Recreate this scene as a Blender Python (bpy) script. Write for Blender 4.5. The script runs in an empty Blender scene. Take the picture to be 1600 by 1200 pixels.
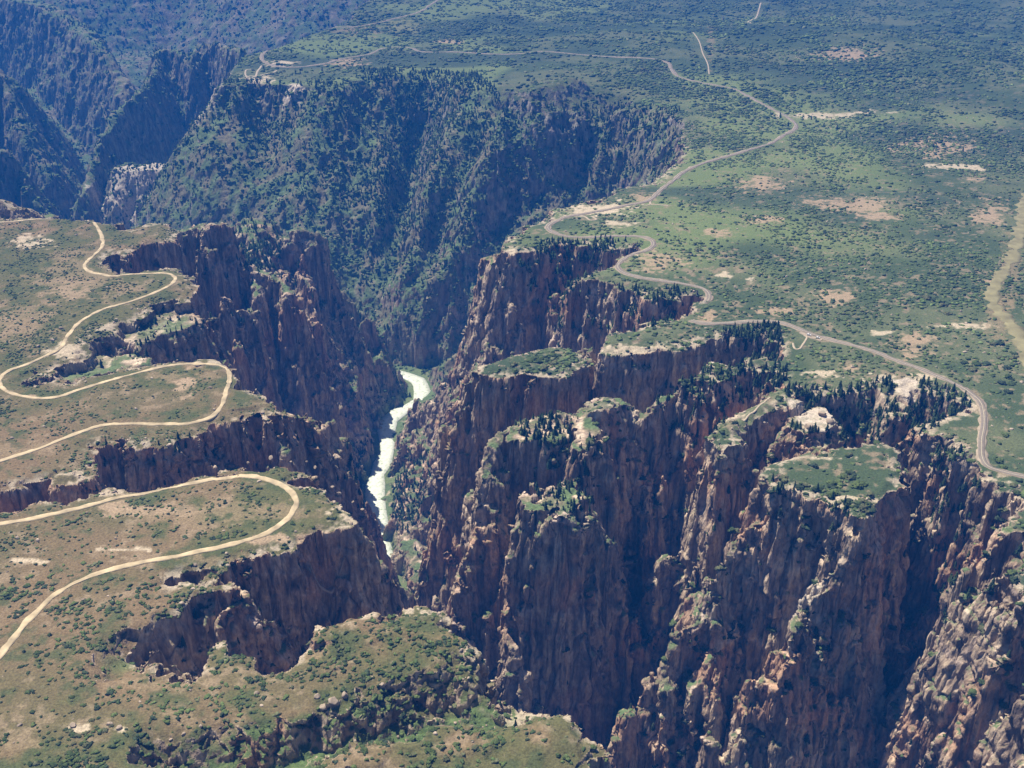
import bpy, math, time
import numpy as np
T0 = time.time()
D2R = math.pi / 180
scene = bpy.context.scene
# ------------------------------------------------------------------ camera
CAM_H, PITCH, HFOV = 520.0, 27.0, 50.0
F = 800 / math.tan(HFOV / 2 * D2R)
cam_d = bpy.data.cameras.new("camera")
cam = bpy.data.objects.new("camera", cam_d)
scene.collection.objects.link(cam)
scene.camera = cam
cam.location = (0, 0, CAM_H)
cam.rotation_euler = ((90 - PITCH) * D2R, 0, 0)
cam_d.angle = HFOV * D2R
cam_d.clip_start = 1.0
cam_d.clip_end = 40000
# ------------------------------------------------------------------ world, sun, exposure
SUN_EL, SUN_AZ = 63.0, -46.0           # azimuth measured from +Y (view direction) towards +X
world = bpy.data.worlds.new("World")
scene.world = world
world.use_nodes = True
nt = world.node_tree
bg = nt.nodes["Background"]
sky = nt.nodes.new("ShaderNodeTexSky")
sky.sky_type = 'NISHITA'
sky.sun_disc = False
sky.sun_elevation = SUN_EL * D2R
sky.sun_rotation = SUN_AZ * D2R
sky.altitude = 2400
sky.air_density = 1.0
sky.dust_density = 0.6
sky.ozone_density = 2.0
nt.links.new(sky.outputs[0], bg.inputs[0])
bg.inputs[1].default_value = 0.045
sun_d = bpy.data.lights.new("sun", 'SUN')
sun_d.energy = 5.0
sun_d.angle = 0.5 * D2R
sun_d.color = (1.0, 0.90, 0.74)
sun = bpy.data.objects.new("sun", sun_d)
scene.collection.objects.link(sun)
sv = np.array([math.sin(SUN_AZ * D2R) * math.cos(SUN_EL * D2R), math.cos(SUN_AZ * D2R) * math.cos(SUN_EL * D2R), math.sin(SUN_EL * D2R)])
import mathutils
sun.rotation_euler = mathutils.Vector(sv).to_track_quat('Z', 'Y').to_euler()
scene.view_settings.view_transform = 'Standard'
scene.view_settings.look = 'None'
scene.view_settings.exposure = 1.0
scene.view_settings.gamma = 1
scene.cycles.max_bounces = 5
scene.cycles.diffuse_bounces = 2
scene.cycles.volume_bounces = 0
# ------------------------------------------------------------------ helpers: a photo ray meets a level
cp, sp = math.cos(PITCH * D2R), math.sin(PITCH * D2R)
def W(u, v, z=0.0):
    """point of the place seen in direction (u, v) of the survey photo, at elevation z"""
    a = (u - 800) / F; b = (600 - v) / F
    dx, dy, dz = a, cp + b * sp, -sp + b * cp
    t = (z - CAM_H) / dz
    return (dx * t, dy * t)
def WP(pts, z=None):
    out = []
    for p in pts:
        zz = p[2] if len(p) > 2 else (z or 0.0)
        x, y = W(p[0], p[1], zz)
        out.append((x, y, zz))
    return np.array(out, np.float32)
def project(x, y, z):
    zc = y * cp - (z - CAM_H) * sp
    yc = y * sp + (z - CAM_H) * cp
    zc = np.maximum(zc, 1.0)
    return 800 + F * x / zc, 600 - F * yc / zc, zc
# ------------------------------------------------------------------ noise
_rs = np.random.RandomState(7)
_L2 = _rs.rand(8, 256, 256).astype(np.float32)
_L3 = _rs.rand(4, 64, 64, 64).astype(np.float32)
def n2(x, y, s=0, e=0.0):
    t = _L2[s % 8]
    x = np.asarray(x, np.float32) + 37.7 * s + 5000; y = np.asarray(y, np.float32) + 91.3 * s + 5000
    xi = np.floor(x).astype(np.int32); yi = np.floor(y).astype(np.int32)
    fx = x - xi; fy = y - yi
    if e: fx, fy = [np.clip((q - e) / (1 - 2 * e), 0, 1) for q in (fx, fy)]
    fx = fx * fx * (3 - 2 * fx); fy = fy * fy * (3 - 2 * fy)
    x0 = xi & 255; x1 = (xi + 1) & 255; y0 = yi & 255; y1 = (yi + 1) & 255
    a = t[x0, y0]; b = t[x1, y0]; c = t[x0, y1]; d = t[x1, y1]
    return (a + (b - a) * fx) * (1 - fy) + (c + (d - c) * fx) * fy
def n3(x, y, z, s=0, e=0.0):
    t = _L3[s % 4]
    x = np.asarray(x, np.float32) + 17.7 * s + 3000; y = np.asarray(y, np.float32) + 31.3 * s + 3000; z = np.asarray(z, np.float32) + 3000
    xi = np.floor(x).astype(np.int32); yi = np.floor(y).astype(np.int32); zi = np.floor(z).astype(np.int32)
    fx = x - xi; fy = y - yi; fz = z - zi
    if e: fx, fy, fz = [np.clip((q - e) / (1 - 2 * e), 0, 1) for q in (fx, fy, fz)]
    fx = fx * fx * (3 - 2 * fx); fy = fy * fy * (3 - 2 * fy); fz = fz * fz * (3 - 2 * fz)
    x0 = xi & 63; x1 = (xi + 1) & 63; y0 = yi & 63; y1 = (yi + 1) & 63; z0 = zi & 63; z1 = (zi + 1) & 63
    def pl(zz):
        a = t[x0, y0, zz]; b = t[x1, y0, zz]; c = t[x0, y1, zz]; d = t[x1, y1, zz]
        return (a + (b - a) * fx) * (1 - fy) + (c + (d - c) * fx) * fy
    return pl(z0) * (1 - fz) + pl(z1) * fz
def fbm(x, y, s=0, o=4):
    r = 0; a = 0.5; q = 0
    ca, sa = 0.8, 0.6
    for i in range(o):
        r = r + a * n2(x, y, s + i); q += a; a *= 0.5
        x, y = (x * ca - y * sa) * 2.03, (x * sa + y * ca) * 2.03
    return r / q
def ridged(x, y, s=0):
    return 1 - np.abs(2 * n2(x, y, s) - 1)
def sstep(a, b, x):
    t = np.clip((x - a) / (b - a), 0, 1)
    return t * t * (3 - 2 * t)
def chaikin(p, n=1, closed=False):
    p = np.asarray(p, np.float32)
    for _ in range(n):
        if closed:
            q = np.roll(p, -1, 0)
            p = np.stack([0.75 * p + 0.25 * q, 0.25 * p + 0.75 * q], 1).reshape(-1, p.shape[1])
        else:
            a, b = p[:-1], p[1:]
            m = np.stack([0.75 * a + 0.25 * b, 0.25 * a + 0.75 * b], 1).reshape(-1, p.shape[1])
            p = np.concatenate([p[:1], m, p[-1:]])
    return p
def catmull(p, step):
    p = np.asarray(p, float)
    q = np.concatenate([[2 * p[0] - p[1]], p, [2 * p[-1] - p[-2]]])
    out = []
    for i in range(len(p) - 1):
        a, b, c, d = q[i:i + 4]
        n = max(2, int(np.linalg.norm(c - b) / step))
        t = (np.arange(n) / n)[:, None]
        out.append(0.5 * ((2 * b) + (-a + c) * t + (2 * a - 5 * b + 4 * c - d) * t ** 2 + (-a + 3 * b - 3 * c + d) * t ** 3))
    out.append(p[-1:])
    return np.concatenate(out)
# ------------------------------------------------------------------ the lie of the land, traced rims (photo direction, level)
RIM_L = [(-160,350),(-60,342),(0,338),(60,340),(124,338),(150,342),(176,347),(200,357),(225,352),(262,344),(276,371),(240,379),(205,388),(198,396),(176,391),(158,397),(166,412),(184,426),(197,420),(225,419),(279,419),(296,432),(304,445),(309,468),(300,466),(275,468),(244,474),(215,492),(187,506),(165,507),(135,521),(122,545),(85,565),(49,586),(60,592),(85,590),(109,599),(125,590),(150,582),(190,575),(232,569),(277,566),(319,566),(352,566),(366,575),(370,590),(386,605),(424,616),(446,632),(440,639),(410,642),(375,650),(349,657),(337,669),(315,676),(275,684),(240,691),(210,689),(176,686),(150,689),(152,706),(139,732),(105,740),(71,747),(0,762),(-80,782),(-200,812),(-200,840),(-100,808),(0,789),(71,780),(116,772),(160,764),(202,757),(240,755),(280,745),(311,736),(375,725),(424,717),(450,719),(470,722),(491,725),(508,736),(482,741),(460,744),(456,750),(480,758),(506,757),(525,769),(545,780),(562,791),(574,802),(566,810),(540,819),(514,829),(497,839),(480,851),(445,854),(412,859),(390,868),(375,874),(337,885),(310,887),(289,889),(268,893),(259,901),(270,908),(281,908),(310,906),(345,905),(356,910),(330,922),(310,934),(290,945),(278,958),(262,976),(235,992),(215,1010),(222,1026),(245,1030),(280,1024),(300,1030),(322,1036),(334,1022),(345,1004),(362,1000),(375,1009),(395,1011),(412,1007),(431,1009),(450,1027),(461,1029),(487,1012),(515,1000),(544,986),(575,976),(624,960),(661,955),(687,963),(710,982),(740,1005),(748,1020),(739,1034),(745,1055),(760,1072),(785,1078),(811,1089),(837,1099),(875,1110),(897,1125),(924,1144),(941,1166),(945,1200),(925,1260),(900,1330),(860,1500),(-900,1500),(-900,500),(-500,380)]
RIM_R = [(600,-60),(585,4),(570,14),(555,22),(536,38),(510,40),(469,49),(439,60),(412,75),(390,88),(375,97),(356,112),(339,126),(356,124),(372,122),(378,129),(392,122),(405,120),(431,122),(470,126),(502,129),(521,135),(537,116),(575,109),(624,112),(687,109),(725,116),(760,132),(800,160),(819,157),(849,165),(880,160),(912,157),(939,161),(985,161),(1025,165),(1055,180),(1074,195),(1064,212),(1074,232),(1044,270),(1025,287),(1000,289),(969,292),(946,304),(920,310),(895,316),(875,319),(862,330),(868,341),(846,347),(826,349),(807,360),(794,382),(798,390),(819,388),(852,387),(872,378),(890,376),(915,378),(927,376),(935,384),(942,386),(965,385),(991,383),(997,388),(980,396),(965,405),(957,408),(940,418),(927,421),(905,432),(914,438),(940,440),(976,451),(1000,456),(1030,461),(1055,461),(1085,457),(1100,462),(1094,472),(1080,480),(1062,489),(1040,500),(1010,508),(987,511),(950,518),(912,526),(916,531),(935,540),(950,543),(984,541),(1010,539),(1055,537),(1085,530),(1131,514),(1175,520),(1217,526),(1224,540),(1221,550),(1206,554),(1180,554),(1160,560),(1125,562),(1090,574),(1078,590),(1080,601),(1095,598),(1110,590),(1150,580),(1190,572),(1221,572),(1225,584),(1215,600),(1195,611),(1180,620),(1165,632),(1150,649),(1130,649),(1109,655),(1098,666),(1090,677),(1100,682),(1125,683),(1150,677),(1170,665),(1187,655),(1205,640),(1219,628),(1232,618),(1260,614),(1300,612),(1330,610),(1356,607),(1375,600),(1392,606),(1402,640),(1412,640),(1416,606),(1431,598),(1460,606),(1487,614),(1510,624),(1522,636),(1512,646),(1499,646),(1480,659),(1457,662),(1440,672),(1420,687),(1424,696),(1440,688),(1458,680),(1466,694),(1474,700),(1487,692),(1500,702),(1512,716),(1518,730),(1525,741),(1545,745),(1570,752),(1574,762),(1590,780),(1600,776),(1590,784),(1574,795),(1566,808),(1555,822),(1540,836),(1546,856),(1562,876),(1585,902),(1615,930),(1680,1010),(1740,1100),(1900,1300),(2400,1300),(3200,900),(3800,300),(3800,-60)]
# (points, level or per-point levels, slope)
MESAS = [
 ([(740,584),(748,574),(755,567),(780,560),(811,549),(849,538),(880,537),(901,541),(912,552),(909,562),(895,573),(879,579),(850,581),(826,579),(798,584),(770,584)], -8, 8.0),
 ([(1210,734),(1218,724),(1232,715),(1260,706),(1292,700),(1337,691),(1365,689),(1390,690),(1400,700),(1405,722),(1403,745),(1390,768),(1362,788),(1337,799),(1318,790),(1300,781),(1278,770),(1262,764),(1240,760),(1222,755),(1208,748)], -6, 5.0),
 ([(811,668),(818,658),(835,654),(858,652),(878,655),(884,668),(870,684),(845,694),(822,690)], -22, 7.0),
 ([(886,702),(892,680),(909,657),(930,658),(946,671),(942,684),(924,694),(903,708)], -25, 7.0),
 ([(830,785),(838,768),(856,757),(880,762),(905,775),(924,790),(905,795),(880,797),(858,800),(838,797)], -58, 6.0),
 ([(188,506),(240,480),(306,470),(322,500),(300,512),(262,518),(215,538)], -16, 3.5),
 ([(100,575),(122,556),(150,542),(200,548),(236,562),(200,572),(150,580),(115,592)], -18, 3.0),
 ([(155,700),(200,704),(300,690),(345,684),(350,705),(250,722),(180,735)], -30, 1.6),
 ([(335,905),(360,912),(378,928),(370,950),(345,952),(330,935)], -16, 2.6),
 ([(1232,644),(1255,640),(1290,650),(1312,662),(1300,678),(1270,680),(1240,670)], -10, 2.5),
]
RIDGES = [  # pts(u,v,z), half width, slope
 ([(1108,572,-6),(1079,600,-14),(1050,615,-26),(1032,637,-30),(1000,640,-34),(969,638,-30),(942,630,-12),(905,643,-16),(875,652,-18),(811,668,-22),(796,695,-35),(778,740,-50),(770,780,-72),(760,830,-110),(747,870,-140),(738,960,-205),(735,1040,-270)], 7, 5.0),
 ([(912,655,-24),(940,636,-16)], 8, 5.0),
 ([(946,671,-30),(985,700,-70),(1010,760,-120),(1010,840,-190)], 4, 6.0),
 ([(885,757,-56),(893,705,-40)], 5, 5.0),
 ([(832,790,-62),(815,860,-112),(806,960,-190),(826,1030,-235),(835,1075,-270)], 4, 4.5),
 ([(924,790,-62),(955,840,-120),(975,940,-210)], 5, 6.0),
 ([(1300,775,-8),(1215,742,-8),(1202,748,-12),(1184,829,-60),(1150,844,-74),(1131,937,-135),(1124,967,-152),(1109,975,-155),(1071,990,-168),(1060,1027,-192),(1026,1061,-208),(1022,1099,-240),(991,1102,-246),(976,1121,-262),(969,1170,-300),(965,1260,-380)], 5, 4.2),
 ([(1342,798,-10),(1330,850,-40),(1319,862,-47),(1262,934,-92),(1244,975,-117),(1225,997,-130),(1206,1020,-145),(1200,1050,-168),(1180,1057,-174),(1169,1106,-210),(1165,1220,-300)], 5, 4.2),
 ([(1319,862,-50),(1326,960,-112),(1304,990,-132),(1302,1060,-180)], 4, 4.5),
 ([(1210,830,-60),(1212,900,-108),(1215,945,-140)], 4, 7.0),
 ([(1266,791,-28),(1277,847,-62),(1289,892,-96)], 5, 7.0),
 ([(1262,934,-92),(1275,1020,-150),(1262,1100,-205),(1240,1210,-290)], 5, 4.0),
 ([(1131,1020,-180),(1078,1110,-240),(1067,1210,-320)], 5, 6.0),
 ([(1206,1020,-150),(1220,1100,-215),(1225,1200,-290)], 4, 5.0),
 ([(1480,659,-3),(1455,665,-10),(1420,688,-28),(1418,740,-75),(1430,800,-120)], 4, 6.0),
 ([(1490,694,-6),(1488,760,-50),(1500,840,-100)], 7, 8.0),
 ([(1536,842,-4),(1522,900,-45),(1506,1000,-115),(1484,1090,-185),(1480,1220,-290)], 8, 6.0),
 ([(1560,880,-10),(1552,960,-70),(1545,1060,-140),(1535,1200,-240)], 8, 6.0),
 ([(1120,690,-20),(1092,690,-20),(1083,745,-60),(1076,790,-95),(1072,850,-140),(1076,960,-215),(1074,1000,-245)], 6, 8.0),
 ([(794,386,-2),(762,429,-60),(740,507,-158),(722,560,-235),(697,612,-350),(684,628,-385),(661,627,-420),(642,650,-452),(630,684,-485),(612,720,-520)], 9, 3.2),
 ([(740,584,-14),(733,640,-90),(728,714,-190),(715,760,-260),(700,830,-350),(670,930,-480)], 6, 5.0),
 ([(684,645,-410),(672,720,-460),(640,800,-500),(650,900,-510)], 12, 2.0),
 ([(905,436,-10),(880,480,-70),(868,520,-130)], 8, 4.0),
 ([(800,400,-10),(815,450,-75),(790,500,-150),(760,540,-230)], 8, 3.0),
 ([(976,452,-4),(972,490,-45),(965,510,-75)], 6, 8.0),
 # north rim pinnacles
 ([(300,362,-30),(314,344,-12),(338,345,-10),(355,358,-28),(362,385,-60),(366,410,-95)], 7, 9.0),
 ([(318,350,-16),(322,380,-34),(326,400,-60)], 7, 9.0),
 ([(368,428,-108),(378,419,-100),(400,419,-96),(428,427,-100),(448,438,-108),(461,468,-130)], 7, 8.0),
 ([(400,425,-98),(404,460,-122)], 6, 8.0),
 ([(455,380,-128),(478,425,-165),(490,460,-200),(496,505,-245)], 4, 7.0),
 ([(350,470,-70),(394,474,-100),(375,500,-130),(356,530,-162),(350,562,-200)], 3, 6.0),
 ([(446,437,-108),(461,470,-132),(472,515,-180),(486,545,-220),(520,600,-300),(556,660,-410),(570,700,-500)], 6, 5.0),
 ([(440,385,-135),(452,366,-122),(465,354,-116),(485,358,-120),(500,368,-135),(514,401,-180),(536,450,-255),(567,507,-340),(586,545,-410),(610,562,-440),(627,590,-480),(641,624,-520)], 8, 7.0),
 ([(430,350,-120),(405,345,-112),(385,350,-115),(400,400,-130)], 14, 1.6),
 ([(584,468,-330),(578,500,-360),(572,540,-410)], 3, 6.0),
 ([(600,515,-385),(598,545,-420)], 6, 4.0),
 ([(446,636,0),(470,644,-25),(500,662,-75),(520,690,-140),(540,740,-230),(560,790,-360)], 6, 5.0),
 ([(570,806,-4),(577,840,-60),(594,868,-100),(612,902,-150),(628,930,-185),(645,966,-240)], 3, 9.0),
 # fin and spurs below the far point
 ([(382,72,-20),(349,67,-45),(330,66,-50),(311,68,-60),(290,90,-85),(270,74,-70),(255,76,-75),(238,90,-90),(225,131,-130),(187,169,-175),(161,225,-240),(135,262,-275),(122,319,-340)], 8, 3.2),
 ([(339,128,-5),(325,160,-60),(310,200,-140),(285,240,-215),(262,270,-290)], 8, 2.6),
 ([(378,130,-10),(355,175,-90),(330,230,-190),(300,280,-300)], 8, 2.6),
 ([(240,255,-262),(210,255,-268),(190,262,-275),(175,290,-320),(160,330,-400)], 34, 1.6),
 ([(420,240,-190),(380,262,-235),(330,285,-300),(280,310,-360)], 12, 1.3),
 ([(520,140,-6),(500,200,-110),(470,260,-230),(420,320,-350)], 12, 1.2),
 ([(480,280,-265),(470,300,-300),(450,330,-350)], 10, 1.5),
 # far left wall and spurs
 ([(-200,-150,60),(0,-20,10),(67,0,-15),(112,34,-60),(150,71,-120),(200,127,-220),(205,190,-300),(180,240,-380)], 20, 2.4),
 ([(-200,120,40),(-60,180,-110),(0,225,-190),(30,262,-260),(56,311,-345)], 14, 2.0),
 ([(-300,60,60),(-80,60,0),(20,120,-120),(60,200,-260),(90,270,-380)], 14, 2.4),
 ([(-60,318,10),(0,311,16),(40,318,4),(80,336,-20)], 10, 1.2),
]
RIVER = [(-900,4300),(-1180,3600),(-1180,3000),(-1040,2600),(-930,2250),(-700,2060),(-450,1990),(-290,1975),W(640,588,-450),W(657,600,-450),W(655,625,-450),(-225,1760),W(605,706,-450),W(590,740,-450),W(586,775,-450),W(592,815,-450),W(597,860,-450),(-150,1190),(-70,1070),(-10,930),(20,800),(80,640),(180,520),(350,380),(700,250),(1400,100)]
def zs(v): return -455.0 * np.clip((v - 130) / 470.0, 0, 1)
def slope_line(pts): return [(u, v, float(zs(v))) for u, v in pts]
BUMPS = [  # polylines in the world, +-height, width: gullies and spurs on the long wooded slope
 (slope_line([(655,125),(640,200),(622,300),(606,400),(620,500),(640,560)]), -55, 45),
 (slope_line([(800,165),(745,260),(700,350),(670,450),(660,540)]), -48, 38),
 (slope_line([(955,200),(860,300),(780,370),(720,460),(690,540)]), -40, 35),
 (slope_line([(725,130),(690,240),(650,330),(625,420)]), 34, 40),
 (slope_line([(880,170),(800,260),(740,350),(700,450)]), 36, 36),
 (slope_line([(560,130),(560,230),(545,330),(560,430)]), -30, 45),
 (slope_line([(600,180),(590,300),(575,400)]), 28, 40),
 ([(800,1105,0),(700,1108,0),(600,1118,0),(520,1135,0),(420,1160,0),(300,1190,0)], -26, 22),
 ([(560,1005,0),(640,1010,0),(700,1030,0)], 12, 30),
 ([(450,1120,0),(560,1085,0),(660,1070,0)], 6, 16),
 ([(600,1180,0),(750,1140,0),(850,1150,0)], 10, 26),
 ([(180,1020,0),(240,1000,0),(300,990,0)], -12, 16),
 ([(40,560,0),(150,545,0)], -4, 25),
 ([(1432,730,-30),(1448,790,-60),(1466,900,-110),(1476,1050,-170),(1478,1220,-260)], -95, 13),
 ([(1068,690,-50),(1062,790,-110),(1058,900,-170),(1035,1010,-230),(1000,1110,-290)], -90, 15),
 ([(1190,700,-20),(1172,760,-50),(1150,800,-70)], -60, 10),
 ([(925,545,-20),(925,600,-60),(918,640,-80)], -60, 7),
 ([(1180,150,0),(1350,200,0),(1600,240,0)], -14, 150),
 ([(1250,60,0),(1450,90,0),(1650,150,0)], 30, 160),
 ([(900,40,0),(1200,20,0)], -12, 160),
 ([(1350,-10,0),(1600,10,0)], 40, 260),
]
KPTS = [ # photo direction, level, wall steepness (rise over run)
 (400,130,-50,2.0),(480,135,-50,1.7),(560,110,-50,0.85),(650,110,-50,0.8),(760,140,-50,0.8),(900,160,-50,1.0),(980,170,-50,3.5),(1060,200,-50,1.4),
 (1040,260,-40,1.6),(960,300,-40,2.5),(870,335,-40,3.0),(810,360,-40,3.5),(820,400,-40,2.6),(900,385,-40,2.2),(980,392,-30,4.0),(950,440,-40,6.0),(1070,465,-30,5.0),
 (920,530,-40,5.5),(1050,545,-40,5.5),(1180,535,-30,2.2),(1150,570,-30,5.0),(1190,590,-30,2.0),(1100,670,-30,5.5),(1200,660,-30,5.0),(1280,625,-20,1.5),(1380,620,-20,1.2),(1450,620,-20,1.4),(1500,660,-20,2.5),
 (1500,740,-30,4.5),(1570,840,-30,4.6),(1650,980,-30,5.0),(600,-40,-50,2.0),(430,60,-50,2.2),(700,0,0,2.0),(650,300,-180,0.8),(640,480,-350,0.85),(720,430,-250,1.1),(300,230,-200,1.5),(450,300,-200,0.9),(350,330,-250,1.0),(520,420,-300,0.85),(430,180,-100,2.4),
 (200,352,-20,7),(290,400,-30,10),(300,480,-30,7),(200,500,-30,2.2),(100,570,-20,2.0),(350,600,-30,9),(430,640,-30,9),(250,700,-30,4.0),(100,760,-20,5),(500,740,-30,9),(580,820,-30,10),(400,880,-30,7),(300,900,-25,3.5),(280,1000,-20,1.3),(380,1010,-20,7),(460,1020,-20,9),(620,960,-20,9),(760,1040,-20,7),(850,1110,-20,3.0),(940,1170,-20,6),(-200,345,-20,5),
]
def SEGS(P3, closed=False):
    A = P3; B = np.roll(P3, -1, 0)
    if not closed: A, B = A[:-1], B[:-1]
    return A, B
def seg_dist(X, Y, P3, closed=False, want_z=False, want_in=False):
    A, B = SEGS(P3, closed)
    best = np.full(X.shape, 1e12, np.float32); zb = np.zeros(X.shape, np.float32)
    ins = np.zeros(X.shape, bool)
    for a, b in zip(A, B):
        dx, dy = b[0] - a[0], b[1] - a[1]
        L = dx * dx + dy * dy + 1e-6
        t = np.clip(((X - a[0]) * dx + (Y - a[1]) * dy) / L, 0, 1)
        ex = X - a[0] - t * dx; ey = Y - a[1] - t * dy
        d = ex * ex + ey * ey
        m = d < best
        best = np.where(m, d, best)
        if want_z: zb = np.where(m, a[2] + t * (b[2] - a[2]), zb)
        if want_in and abs(dy) > 1e-9:
            c = ((a[1] > Y) != (b[1] > Y))
            ins ^= c & (X < dx * (Y - a[1]) / dy + a[0])
    return np.sqrt(best), zb, ins
def drop(s, k):
    s = np.maximum(s, 0)
    d1 = 260.0 / k * 0 + 60
    return np.where(s < d1, k * s, k * d1 + np.minimum(k, 3.0) * (s - d1))
KP = np.array([(*W(a, b, c), d) for a, b, c, d in KPTS], np.float32)
RP = np.array([(a, b, 0) for a, b in RIVER], np.float32)
RP = np.c_[catmull(RP[:, :2], 30), np.zeros(0 if False else len(catmull(RP[:, :2], 30)))].astype(np.float32)
RLp, RRp = WP(RIM_L, 0.0), WP(RIM_R, 0.0)
MES = [(WP(p, z), z, k) for p, z, k in MESAS]
RID = [(WP([(a, b, c if c > -60 else -60 + (c + 60) * 0.80) for a, b, c in p]), w, k) for p, w, k in RIDGES]
# the far mountain beyond the bend
FARP = np.array([(-3600,5100,60),(-2000,4750,60),(-1300,5000,60),(-800,4700,60),(0,5200,60),(1500,6000,60),(1500,9000,60),(-3600,9000,60)], np.float32)
BMP = [(WP(p), h, w) for p, h, w in BUMPS]
class Grid:
    """signed distances and spur heights on a coarse raster, read back with bilinear interpolation"""
    def __init__(self, x0, x1, y0, y1, st):
        self.x0, self.y0, self.st = x0, y0, st
        xs = np.arange(x0, x1 + st, st, dtype=np.float32); ys = np.arange(y0, y1 + st, st, dtype=np.float32)
        self.nx, self.ny = len(xs), len(ys)
        X, Y = np.meshgrid(xs, ys, indexing='ij')
        lay = []
        for P in (RLp, RRp):
            d, _, i = seg_dist(X, Y, P, True, False, True); lay.append(np.where(i, -d, d))
        num = 0; den = 0
        for x, y, k in KP:
            w = 1 / (((X - x) ** 2 + (Y - y) ** 2) / 400 + 1) ** 1.6
            num = num + w * math.log(k); den = den + w
        lay.append(np.exp(num / den))
        for P, z, k in MES[:2]:
            d, _, i = seg_dist(X, Y, P, True, False, True); lay.append(np.where(i, -d, d))
        H = np.full(X.shape, -900, np.float32)
        for P, z, k in MES[2:]:
            m = (X > P[:, 0].min() - 260) & (X < P[:, 0].max() + 260) & (Y > P[:, 1].min() - 260) & (Y < P[:, 1].max() + 260)
            if not m.any(): continue
            d, _, i = seg_dist(X[m], Y[m], P, True, False, True)
            H[m] = np.maximum(H[m], z - drop(np.where(i, -d, d), k))
        for P, w, k in RID:
            R = 560 / k + 60
            m = (X > P[:, 0].min() - R) & (X < P[:, 0].max() + R) & (Y > P[:, 1].min() - R) & (Y < P[:, 1].max() + R)
            if not m.any(): continue
            d, z, _ = seg_dist(X[m], Y[m], P, False, True)
            zz = z + 14 * (n2(X[m] / 17, Y[m] / 17, 3) - 0.6) * (z < -8)
            H[m] = np.maximum(H[m], zz - drop(d - w, k))
        lay.append(H)
        d, _, i = seg_dist(X, Y, FARP, True, False, True); lay.append(np.where(i, -d, d))
        d, _, _ = seg_dist(X, Y, RP); lay.append(d)
        Bm = np.zeros(X.shape, np.float32)
        for P, h, w in BMP:
            R = w * 3
            m = (X > P[:, 0].min() - R) & (X < P[:, 0].max() + R) & (Y > P[:, 1].min() - R) & (Y < P[:, 1].max() + R)
            if not m.any(): continue
            d, _, _ = seg_dist(X[m], Y[m], P)
            Bm[m] += h * np.exp(-(d / w) ** 2)
        lay.append(Bm)
        self.L = np.stack(lay, -1).astype(np.float32)
    def get(self, x, y):
        gx = np.clip((x - self.x0) / self.st, 0, self.nx - 1.001); gy = np.clip((y - self.y0) / self.st, 0, self.ny - 1.001)
        i = gx.astype(np.int32); j = gy.astype(np.int32)
        fx = (gx - i)[:, None].astype(np.float32); fy = (gy - j)[:, None].astype(np.float32)
        L = self.L
        return (L[i, j] * (1 - fx) + L[i + 1, j] * fx) * (1 - fy) + (L[i, j + 1] * (1 - fx) + L[i + 1, j + 1] * fx) * fy
GN = Grid(-900, 900, 320, 1760, 4.0)
GF = Grid(-4200, 5200, 200, 9000, 16.0)
print("grids", round(time.time() - T0, 1))
def fields(x, y):
    x = np.asarray(x, np.float32); y = np.asarray(y, np.float32)
    out = np.zeros((len(x), GN.L.shape[-1]), np.float32)
    b = sstep(-880, -820, x) * (1 - sstep(820, 880, x)) * (1 - sstep(1660, 1740, y)) * sstep(330, 340, y)
    m = b < 1
    if m.any(): out[m] = GF.get(x[m], y[m])
    m2 = b > 0
    if m2.any():
        g = GN.get(x[m2], y[m2]); bb = b[m2][:, None]
        out[m2] = g if not m.any() else g * bb + (out[m2] * (1 - bb) if m.any() else 0) * (bb < 1)
    return out
def undul(x, y):
    far = sstep(1300, 2600, y)
    return (fbm(x / 190, y / 190, 1, 3) - 0.5) * 7 + (n2(x / 40, y / 40, 5) - 0.5) * 1.6 + far * ((fbm(x / 700, y / 700, 2, 3) - 0.5) * 60)
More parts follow.
